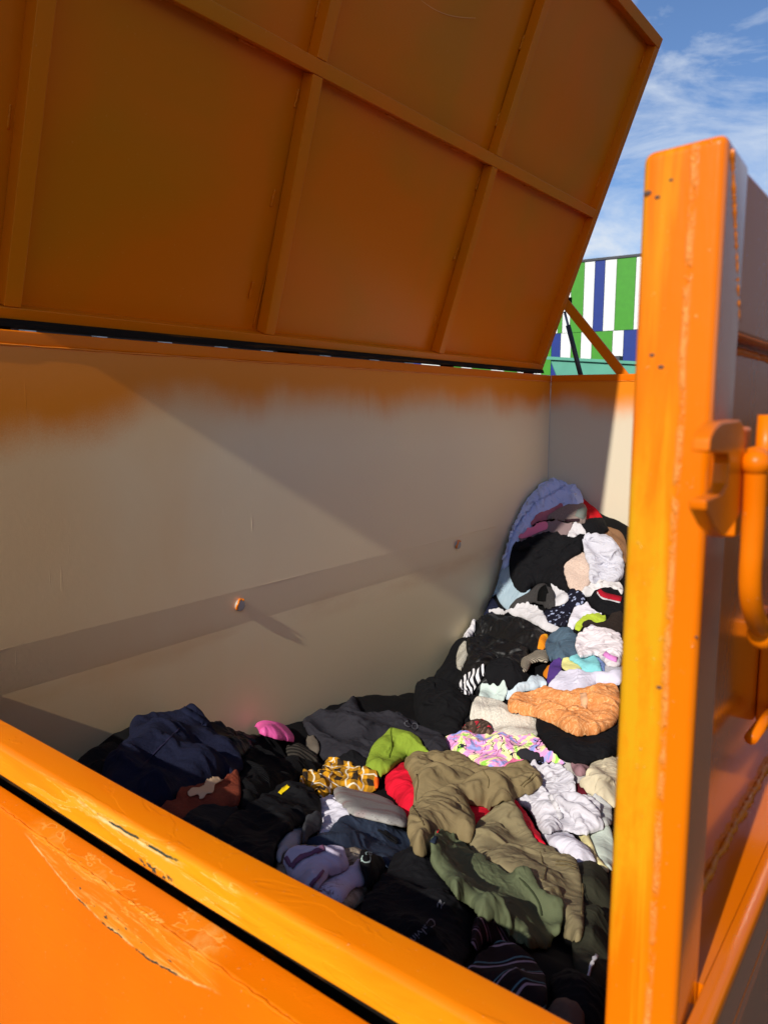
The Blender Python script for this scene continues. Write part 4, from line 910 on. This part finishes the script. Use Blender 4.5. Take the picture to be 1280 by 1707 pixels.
G('sock', 'black and white striped sock on the black jacket', 'sock', 'A', '370,1157 400,1125 440,1088 480,1060 512,1048 508,1095 502,1150 470,1180 428,1216 395,1190', fabric('stripes', (22, 22, 26), (226, 226, 230), s=62), 0.02, ex=0.05, ang=-55, lump=0.15)
G('cloth', 'orange yellow scrap left of the teal jeans', 'cloth', 'A', '775,980 785,925 800,900 835,905 835,950 815,990', fabric('patches', (230, 140, 30), (238, 176, 40), (200, 90, 24)), 0.02)
G('cloth', 'orange scrap poking out below the striped slipper', 'cloth', 'A', '800,1110 825,1070 850,1060 845,1120 825,1135', fabric('plain', (226, 134, 30)), 0.015)
so_ = G('slipper', 'striped grey slipper sole lying between black jackets and teal jeans', 'slipper', 'A', '690,1040 705,1018 740,998 800,975 832,968 842,1000 842,1050 800,1065 760,1082 720,1090 695,1075', fabric('stripes', (70, 66, 60), (168, 158, 140), s=110), 0.02, ex=0.01, ey=0.01, lump=0.0, ang=0, thick=0.012, fold=0.1, rigid=True)
G('jeans', 'teal blue jeans folded beside the striped slipper', 'jeans', 'A', '815,950 830,905 870,875 940,865 985,910 975,955 992,1010 930,1030 860,1035 830,1000', fabric('denim', (58, 80, 98), (84, 104, 120)), 0.04, ex=0.2, ang=70)
G('cloth', 'purple cloth between the striped slipper and the aqua cloth', 'cloth', 'A', '838,1050 870,1030 905,1018 905,1090 870,1160 818,1172', fabric('plain', (84, 58, 130)), 0.02)
G('cloth', 'pale yellow cloth left of the aqua cloth', 'cloth', 'A', '898,1070 902,1020 940,1018 1005,1050 1005,1105 940,1100', fabric('plain', (230, 226, 150)), 0.02)
G('cloth', 'periwinkle blue cloth right of the aqua cloth', 'cloth', 'A', '1040,1010 1080,978 1125,1000 1130,1105 1060,1105', fabric('plain', (140, 165, 226)), 0.02)
G('cloth', 'aqua cloth between the yellow and the periwinkle cloth', 'cloth', 'A', '925,1022 980,1005 1060,1003 1090,1030 1115,1100 1060,1110 1005,1100 1000,1060', fabric('plain', (140, 216, 222)), 0.025, ex=0.18, ang=50)
G('tshirt', 'grey marl cloth beside the post under the white and pink top', 'cloth', 'A', '1110,1050 1180,1030 1215,1060 1215,1110 1140,1120', fabric('plain', (172, 170, 178)), 0.03, ex=0.18)
wp = G('top', 'white top with a pink hem beside the post above the aqua cloth', 'top', 'A', '965,942 985,900 1020,865 1060,850 1130,865 1190,890 1215,930 1215,1050 1150,1055 1110,1030 1075,985 1020,1012 985,1000', fabric('print', (230, 222, 226), (180, 172, 190), s=1.1), 0.04, ex=0.28, ey=0.12, ang=20, res=2600)
strip(wp, 'hem', 'A', [(1075, 945), (1100, 985), (1140, 1020), (1185, 1038)], 26, fabric('plain', (236, 150, 222)))
G('tshirt', 'lavender white tee lying above the orange paisley dress', 'tshirt', 'A', '820,1165 870,1125 890,1085 950,1070 1050,1098 1130,1095 1215,1075 1215,1150 1100,1150 1030,1175 950,1200 860,1190', fabric('plain', (218, 216, 234)), 0.035, ex=0.2, ang=70)
G('tshirt', 'pale blue tee below the padded jacket', 'tshirt', 'A', '600,1220 640,1165 700,1140 770,1104 832,1135 822,1160 760,1180 700,1200 650,1240', fabric('plain', (206, 222, 232)), 0.03, ex=0.2)
G('tshirt', 'mint green tee beside the cream towel', 'tshirt', 'A', '470,1205 520,1160 570,1143 615,1147 632,1172 615,1220 590,1250 520,1245', fabric('plain', (206, 222, 216)), 0.03, ex=0.16)
# ------------------------------------------------------------------ the middle of the heap
G('towel', 'cream terry towel left of the orange paisley dress', 'towel', 'B', '432,265 450,200 480,170 540,185 600,205 660,245 720,262 775,268 790,320 780,375 700,385 600,372 500,350 440,310', fabric('fleece', (224, 218, 204)), 0.045, ex=0.16, ang=-50, res=2400)
G('hat', 'red and brown bobbly knitted hat on the edge of the cream towel', 'hat', 'B', '385,360 400,320 430,288 480,286 530,305 565,350 540,385 440,395', fabric('bobble', (132, 106, 92), (190, 40, 60)), 0.05, ex=0.02, ey=0.02, lump=0.5)
G('shirt', 'grey white cloth between the tie dye tee and the beige shirt', 'cloth', 'B', '830,430 900,440 960,530 1010,590 1080,610 1130,730 1000,700 960,610 890,540', fabric('plain', (188, 184, 178)), 0.03, ex=0.16)
G('shirt', 'dusty mauve cloth under the black trousers by the post', 'cloth', 'B', '940,500 1030,495 1060,540 1010,590 960,570', fabric('plain', (160, 124, 130)), 0.02)
G('shirt', 'dark maroon cloth peeping out right of the crumpled white shirt', 'cloth', 'B', '940,620 1020,630 1040,700 950,700', fabric('plain', (96, 22, 34)), 0.015)
bg_ = G('shirt', 'beige shirt beside the post below the black trousers', 'shirt', 'B', '1015,565 1050,510 1100,465 1150,438 1200,445 1200,720 1120,728 1085,690 1020,640 980,600 1050,590', fabric('plain', (218, 206, 176)), 0.045, ex=0.2, ang=60)
G('trousers', 'black trousers curving under the orange paisley dress', 'trousers', 'B', '768,330 772,280 795,257 835,275 880,320 960,372 1060,392 1120,370 1165,310 1210,320 1210,450 1110,470 1050,492 960,495 900,480 830,430', BLK, 0.05, ex=0.14, ang=0, res=2600)
pd = G('dress', 'orange paisley dress crumpled beside the post', 'dress', 'B', '625,232 632,180 655,152 740,150 800,128 860,128 920,155 1010,142 1060,130 1085,98 1130,98 1200,112 1200,280 1110,330 1060,352 985,352 930,335 880,305 830,280 770,258 690,250', fabric('paisley', (226, 146, 84), (242, 186, 130)), 0.06, ex=0.2, ey=0.12, ang=20, res=3400)
strip(pd, 'facing', 'B', [(1010, 170), (1015, 230), (975, 290), (965, 340)], 34, fabric('plain', (232, 182, 140)))
td = G('tshirt', 'pastel tie dye tee with black scribbles below the cream towel', 'tshirt', 'B', '285,440 300,400 308,372 350,362 450,366 560,360 640,368 720,358 750,368 795,378 820,410 870,450 925,525 900,538 840,520 790,505 740,480 690,490 640,520 600,545 540,530 470,500 400,470 330,440', fabric('tiedye', (240, 200, 220)), 0.045, ex=0.2, ey=0.1, ang=-10, res=3200)
G('sock', 'black sock lying on the tie dye tee', 'sock', 'B', '665,480 680,450 720,440 760,455 800,490 812,512 760,518 700,510', CHAR, 0.02)
G('sock', 'pink patterned sock in front of the tie dye tee', 'sock', 'B', '600,545 620,515 660,500 720,500 728,530 690,545 640,550', fabric('patches', (232, 120, 160), (120, 96, 100), (226, 180, 196)), 0.025)
G('tshirt', 'pale green tee at the right end of the white shirt by the post', 'tshirt', 'B', '1030,850 1070,835 1160,825 1180,1050 1130,1045 1090,1000 1055,930', fabric('plain', (208, 220, 208)), 0.03, ex=0.08)
G('shirt', 'cream yellow cloth behind the pale green tee', 'cloth', 'B', '975,870 1015,850 1040,880 1070,950 1090,1010 1145,1045 1145,1080 1080,1050 1040,960 1000,920', fabric('plain', (226, 214, 158)), 0.02)
G('shirt', 'grey wrinkled cloth between the white shirt and the post', 'cloth', 'B', '1040,690 1090,690 1160,740 1160,830 1110,830 1060,760', fabric('plain', (196, 198, 196)), 0.025, ex=0.2)
G('tshirt', 'smooth white tee under the crumpled white shirt', 'tshirt', 'B', '790,860 840,838 900,840 960,870 990,905 1030,935 1050,965 1085,1015 1055,1035 1010,1020 950,1000 880,945 830,905', fabric('plain', (226, 224, 236)), 0.04, ex=0.12, ang=60)
ws = G('shirt', 'heavily crumpled white shirt right of the khaki trousers', 'shirt', 'B', '640,672 700,655 760,640 800,618 790,580 745,545 730,520 760,508 820,508 880,530 930,560 975,598 960,640 985,678 1050,685 1085,720 1110,780 1125,825 1060,852 980,855 930,835 880,828 840,850 800,845 770,790 740,740 690,705', fabric('plain', (214, 212, 220)), 0.05, ex=0.38, ey=0.3, ang=15, res=4500, stiff=0.55, fold=2.0)
strip(ws, 'collar', 'B', [(840, 640), (850, 700), (880, 760), (900, 820)], 24, WHT)
rt = G('tshirt', 'bright red tee under the khaki trousers', 'tshirt', 'B', '0,580 20,540 60,512 120,505 200,560 350,620 470,690 530,670 620,658 680,690 730,750 790,850 845,938 760,930 640,860 520,820 400,860 280,930 150,940 110,840 85,730 40,665 8,650', fabric('plain', (226, 26, 52)), 0.05, ex=0.1, ang=30, res=2600)
ht = G('hoodie', 'charcoal hoodie against the back wall behind the lime green bag', 'hoodie', 'M', '503,1195 508,1183 522,1181 548,1186 570,1172 586,1158 592,1150 602,1186 625,1188 660,1190 700,1200 735,1215 752,1240 735,1258 690,1250 650,1255 610,1275 590,1268 560,1262 532,1256 528,1230 514,1215', fabric('plain', (46, 45, 51)), 0.06, ex=0.14, ey=0.1, ang=40, res=3400)
lettering(ht, 'CO', 'E', (925, 200), 20, 62, fabric('plain', (84, 84, 90)), sx=1.1, bold=0.012)
G('shirt', 'black cloth fold between the charcoal hoodie and the yellow plaid shirt', 'cloth', 'E', '330,500 400,440 520,390 590,350 680,410 760,480 800,560 640,560 480,520', BLK, 0.035, ex=0.14)
lb = G('bag', 'lime green cloth bag in front of the charcoal hoodie', 'bag', 'E', '668,455 690,380 720,310 790,245 840,182 930,205 1010,245 1080,310 1118,352 1040,358 940,375 870,420 800,500 740,480', fabric('plain', (138, 162, 54)), 0.06, ex=0.08, ey=0.06, ang=60, lump=0.2)
strip(lb, 'seam', 'E', [(850, 190), (845, 270), (848, 350), (830, 420)], 8, fabric('plain', (112, 134, 40)))
# ------------------------------------------------------------------ the near part, left to right
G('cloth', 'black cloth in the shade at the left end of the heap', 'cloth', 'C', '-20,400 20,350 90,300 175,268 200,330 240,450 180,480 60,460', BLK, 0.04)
G('jacket', 'black shiny nylon behind the navy fleece', 'jacket', 'C', '500,162 540,165 580,190 640,222 720,220 760,235 800,290 720,330 640,320 560,240', BLKS, 0.04, ex=0.25, ang=20)
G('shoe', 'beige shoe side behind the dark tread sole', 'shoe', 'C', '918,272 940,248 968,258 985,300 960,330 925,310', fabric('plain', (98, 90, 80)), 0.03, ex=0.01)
ts = G('shoe', 'dark tread sole of a shoe below the charcoal hoodie', 'shoe', 'C', '838,292 870,280 930,282 975,305 980,350 920,372 870,350 842,320', fabric('stripes', (60, 56, 50), (28, 26, 24), s=70), 0.035, ex=0.01, ey=0.01, lump=0.05, ang=20, thick=0.012, fold=0.1, rigid=True)
G('sweater', 'black ribbed sweater between the navy fleece and the tread sole', 'sweater', 'C', '645,440 652,370 690,300 730,245 780,240 830,290 870,350 930,370 1000,350 990,390 900,425 840,440 760,490 700,520 655,510', fabric('ribs', (24, 24, 27), s=220), 0.05, ex=0.16, ang=40, res=2600)
G('cushion', 'hot pink rubber boot shaft against the back wall', 'boot', 'C', '714,192 738,178 800,186 862,194 885,250 850,275 815,285 770,255 735,225', fabric('shiny', (232, 96, 168)), 0.045, ex=0.01, ey=0.01, lump=0.1, rigid=True)
nf = G('jacket', 'navy fleece jacket with a zip pocket at the left end of the heap', 'jacket', 'C', '224,170 230,148 300,142 380,133 450,142 520,180 590,240 650,285 688,318 650,365 600,395 540,425 460,450 380,480 300,500 200,470 120,410 110,370 150,300 190,250 225,220', fabric('fleece', (24, 27, 48)), 0.095, ex=0.12, ey=0.06, ang=30, res=3800)
strip(nf, 'zip', 'C', [(425, 225), (380, 270), (320, 330), (262, 392)], 5, fabric('plain', (40, 36, 60)))
strip(nf, 'hem', 'C', [(440, 148), (510, 190), (590, 250), (670, 315)], 26, fabric('fleece', (24, 28, 50)))
strip(nf, 'label_tag', 'C', [(228, 148), (232, 160)], 9, WHT)
cb = G('blanket', 'rust brown blanket with a cream leaf beside the navy fleece', 'blanket', 'C', '320,530 400,480 480,435 560,400 620,382 665,375 670,500 600,530 500,545 430,590', fabric('fleece', (124, 58, 40)), 0.04, ex=0.03, lump=0.1)
if cb:
    CRM = fabric('fleece', (206, 176, 140))
    decal(cb, 'leaf_motif', 'C', '452,478 470,462 500,462 520,452 530,430 560,415 598,408 606,420 585,436 560,450 566,468 552,486 532,484 522,504 500,508 506,486 484,492 462,500', CRM)
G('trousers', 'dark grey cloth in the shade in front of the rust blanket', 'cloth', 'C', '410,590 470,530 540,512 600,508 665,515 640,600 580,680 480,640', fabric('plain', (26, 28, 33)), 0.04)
ys = G('shirt', 'yellow and black plaid shirt crumpled in front of the charcoal hoodie', 'shirt', 'E', '220,565 240,520 275,502 340,515 385,485 392,440 410,418 450,430 500,425 560,450 640,455 720,475 750,500 765,560 750,612 690,612 600,590 520,575 470,610 440,640 390,640 330,600 270,570', fabric('plaid', (206, 148, 30), (44, 36, 30), (222, 214, 190), s=17), 0.045, ex=0.35, ey=0.25, ang=35, res=3600, stiff=0.6, fold=1.8)
G('cloth', 'small orange tab at the right end of the plaid shirt', 'cloth', 'E', '730,560 745,535 768,550 765,605 738,612', fabric('plain', (238, 104, 30)), 0.02)
G('cloth', 'white cloth folded under the grey insole', 'cloth', 'E', '355,680 400,665 470,650 540,700 600,770 640,790 580,830 520,880 450,900 380,940 340,920 390,820', fabric('plain', (214, 212, 224)), 0.035, ex=0.25, ang=10)
nt_ = G('trousers', 'navy blue trousers below the grey insole', 'trousers', 'E', '230,970 330,930 430,880 500,810 620,780 740,800 850,840 960,900 1010,970 960,1040 880,1060 820,1090 740,1040 640,1010 480,990 330,985', fabric('plain', (48, 58, 76)), 0.05, ex=0.12, ang=-40, res=2600)
for pts_ in ([(760, 900), (820, 930), (890, 985)], [(770, 905), (830, 960), (885, 990)], [(800, 905), (850, 940), (895, 975)]):
    strip(nt_, 'drawstring', 'E', pts_, 6, BLK, thick=0.003)
gi = G('insole', 'grey perforated insole with a pinkish heel lying on navy trousers', 'insole', 'E', '462,640 462,600 485,578 520,570 600,582 720,612 830,640 900,668 940,740 965,830 955,905 880,880 780,830 660,785 560,742 490,690', fabric('dots', (158, 156, 152), (104, 100, 98), (150, 118, 118), s=1.0), 0.02, ex=0.004, ey=0.004, lump=0.0, thick=0.007, fold=0.05, res=1500, rigid=True)
G('blanket', 'mottled beige and brown plush under the lavender camisole', 'blanket', 'C', '800,800 805,740 830,695 900,680 1000,672 1080,690 1150,700 1190,780 1180,870 1120,900 1100,955 1000,950 880,850', fabric('mottle', (176, 162, 140), (72, 54, 42)), 0.035, ex=0.06, lump=0.5)
G('shirt', 'pale grey marl cloth beside the black tee in the near half', 'cloth', 'E', '75,1050 90,960 100,880 150,815 210,800 262,810 262,900 240,960 180,975 130,1000 110,1080', fabric('plain', (158, 160, 166)), 0.035, ex=0.14)
bt = G('tshirt', 'black tee with a small yellow logo right of the navy fleece', 'tshirt', 'C', '555,630 580,590 630,530 700,500 760,462 810,435 880,428 950,440 980,475 988,530 940,570 870,578 830,610 800,660 800,730 790,790 700,750 620,700', BLK, 0.055, ex=0.16, ey=0.08, ang=30, res=3200)
strip(bt, 'logo', 'C', [(858, 450), (835, 470), (818, 488), (803, 510)], 16, fabric('plain', (232, 200, 20)))
G('cloth', 'dark grey drawstring hem beside the pale grey marl cloth', 'cloth', 'E', '255,860 270,800 320,765 380,775 398,830 350,880 290,930 255,960', fabric('plain', (66, 68, 72)), 0.03, ex=0.2)
lc = G('underwear', 'lavender white underwear with a brown print and mauve edge', 'underwear', 'C', '935,860 985,800 1040,775 1100,760 1135,712 1150,760 1165,830 1110,830 1080,870 1050,905 1000,890', fabric('print', (204, 196, 214), (110, 84, 96), s=0.9), 0.03, ex=0.1)
cm = G('camisole', 'lavender camisole with mauve trim beside the loading rim', 'camisole', 'C', '828,712 850,688 900,680 960,700 1010,690 1070,682 1092,715 1100,745 1060,765 1000,785 975,830 945,855 900,825 860,800 842,760', fabric('plain', (196, 188, 208)), 0.04, ex=0.22, ang=30, res=2600)
MAU = fabric('plain', (126, 84, 112))
strip(cm, 'trim', 'C', [(835, 715), (855, 745), (870, 775)], 16, MAU)
strip(cm, 'trim', 'C', [(868, 775), (900, 740), (960, 712), (1010, 695), (1068, 688)], 20, MAU)
strip(cm, 'trim', 'C', [(990, 790), (965, 820), (942, 848)], 12, MAU)
wb = G('waistband', 'black waistband with pale grey letters beside the lavender underwear', 'waistband', 'C', '1134,705 1180,712 1225,722 1245,760 1215,800 1175,835 1150,800 1138,750', BLK, 0.03, ex=0.03)
lettering(wb, 'Ca', 'E', (700, 1130), -82, 78, fabric('plain', (170, 190, 184)), bold=-0.008)
bb = G('sweatshirt', 'black sweatshirt with faint grey lettering beside the loading rim', 'sweatshirt', 'D', '320,310 350,240 390,170 430,110 470,68 530,50 600,55 640,120 700,190 750,260 775,310 740,380 710,440 690,500 600,470 500,400 400,350', BLK, 0.07, ex=0.14, ey=0.08, ang=50, res=4500)
LET = fabric('plain', (120, 120, 124))
lettering(bb, 'Calvin', 'D', (592, 322), 135, 42, LET, bold=-0.004)
lettering(bb, 'M', 'D', (612, 282), 30, 36, LET, sx=0.7)
lettering(bb, 'SS', 'D', (680, 232), -10, 24, LET, sx=0.8)
# right hand near part
dj = G('jacket', 'dark olive jacket in front of the post with a white cord', 'jacket', 'D', '1090,110 1150,105 1240,160 1240,540 1180,560 1110,500 1090,400 1120,300 1110,200', fabric('plain', (56, 56, 44)), 0.05, ex=0.08, res=2400)
strip(dj, 'cord', 'D', [(1216, 388), (1195, 425), (1172, 470), (1155, 530), (1143, 562)], 7, WHT, lift=0.006, thick=0.005)
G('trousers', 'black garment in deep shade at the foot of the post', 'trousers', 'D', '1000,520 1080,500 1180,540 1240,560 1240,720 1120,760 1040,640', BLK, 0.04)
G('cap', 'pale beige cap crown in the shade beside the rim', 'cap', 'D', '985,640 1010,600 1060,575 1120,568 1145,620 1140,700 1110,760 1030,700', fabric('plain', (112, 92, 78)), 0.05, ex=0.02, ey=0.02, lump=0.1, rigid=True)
G('shirt', 'dark patterned shirt collar between the black sweatshirt and the olive tee', 'shirt', 'D', '745,300 780,290 840,320 900,350 950,400 900,410 840,400 780,390 730,400', fabric('thin_stripes', (46, 34, 34), (150, 120, 130), (90, 70, 80), s=30), 0.035, ex=0.2)
sh = G('beanie', 'dark brown beanie with fine pale stripes beside the loading rim', 'beanie', 'D', '700,480 730,430 765,385 830,378 900,400 960,440 1005,500 1012,570 990,640 930,650 850,590 770,540', fabric('thin_stripes', (40, 30, 32), (160, 146, 160), (90, 130, 140), s=24), 0.06, ex=0.1, ang=70, res=2600)
k2 = G('trousers', 'khaki cargo trousers with a double seam lying right of the olive tee', 'trousers', 'B', '400,890 440,850 490,800 560,738 600,716 650,716 690,740 730,800 765,860 790,925 840,938 890,945 960,985 998,1015 1008,1080 1018,1180 1022,1290 1005,1370 950,1370 900,1320 800,1240 700,1120 600,1040 480,960', KHK2, 0.06, ex=0.14, ey=0.05, ang=45, res=4200)
for a_ in ([(785, 960), (800, 1010), (800, 1060), (782, 1115)], [(800, 955), (818, 1010), (818, 1070), (800, 1125)], [(870, 1025), (930, 1030), (985, 1050)], [(868, 1045), (930, 1050), (980, 1068)], [(988, 1030), (1002, 1110), (1005, 1210), (998, 1300)]):
    strip(k2, 'seam', 'B', a_, 5, KSEAM, lift=0.0022)
k1 = G('trousers', 'khaki trousers leg folded over the bright red tee', 'trousers', 'B', '92,492 130,462 200,456 270,454 350,458 410,472 450,500 485,528 530,514 590,528 650,542 720,545 790,552 812,572 800,600 765,632 720,650 660,662 610,668 560,690 500,702 440,690 400,700 450,730 468,780 465,830 440,878 380,880 330,862 290,880 225,928 190,930 150,912 128,860 112,800 130,735 150,690 150,610 138,560', KHK, 0.065, ex=0.16, ey=0.07, ang=30, res=5200)
for a_ in ([(135, 500), (150, 560), (158, 620), (148, 690), (150, 750), (190, 820), (222, 870)], [(150, 500), (165, 560), (172, 620), (162, 690), (165, 750), (205, 815), (236, 862)], [(690, 640), (735, 600), (775, 555)], [(705, 645), (750, 605), (790, 562)], [(450, 520), (500, 560), (530, 610), (525, 660)]):
    strip(k1, 'seam', 'B', a_, 5, KSEAM, lift=0.0022)
ot = G('tshirt', 'dark olive green tee lying across the khaki cargo trousers', 'tshirt', 'F', '248,478 270,440 258,400 258,345 300,325 360,300 400,345 470,410 560,480 640,525 700,570 720,545 790,528 825,535 850,590 862,640 930,665 1000,690 1012,740 1005,820 980,880 950,930 925,962 860,955 790,930 760,890 680,850 600,815 540,775 480,720 400,640 320,560', fabric('plain', (98, 106, 78)), 0.055, ex=0.12, ey=0.07, ang=-60, res=5200)
strip(ot, 'label_tag', 'F', [(300, 350), (285, 400), (260, 445)], 22, fabric('print', (40, 50, 66), (220, 220, 224), s=3))
strip(ot, 'trim', 'F', [(305, 352), (292, 378)], 7, fabric('plain', (226, 26, 52)))
strip(ot, 'hem', 'F', [(760, 620), (830, 700), (870, 770), (880, 840)], 10, fabric('plain', (62, 70, 48)))
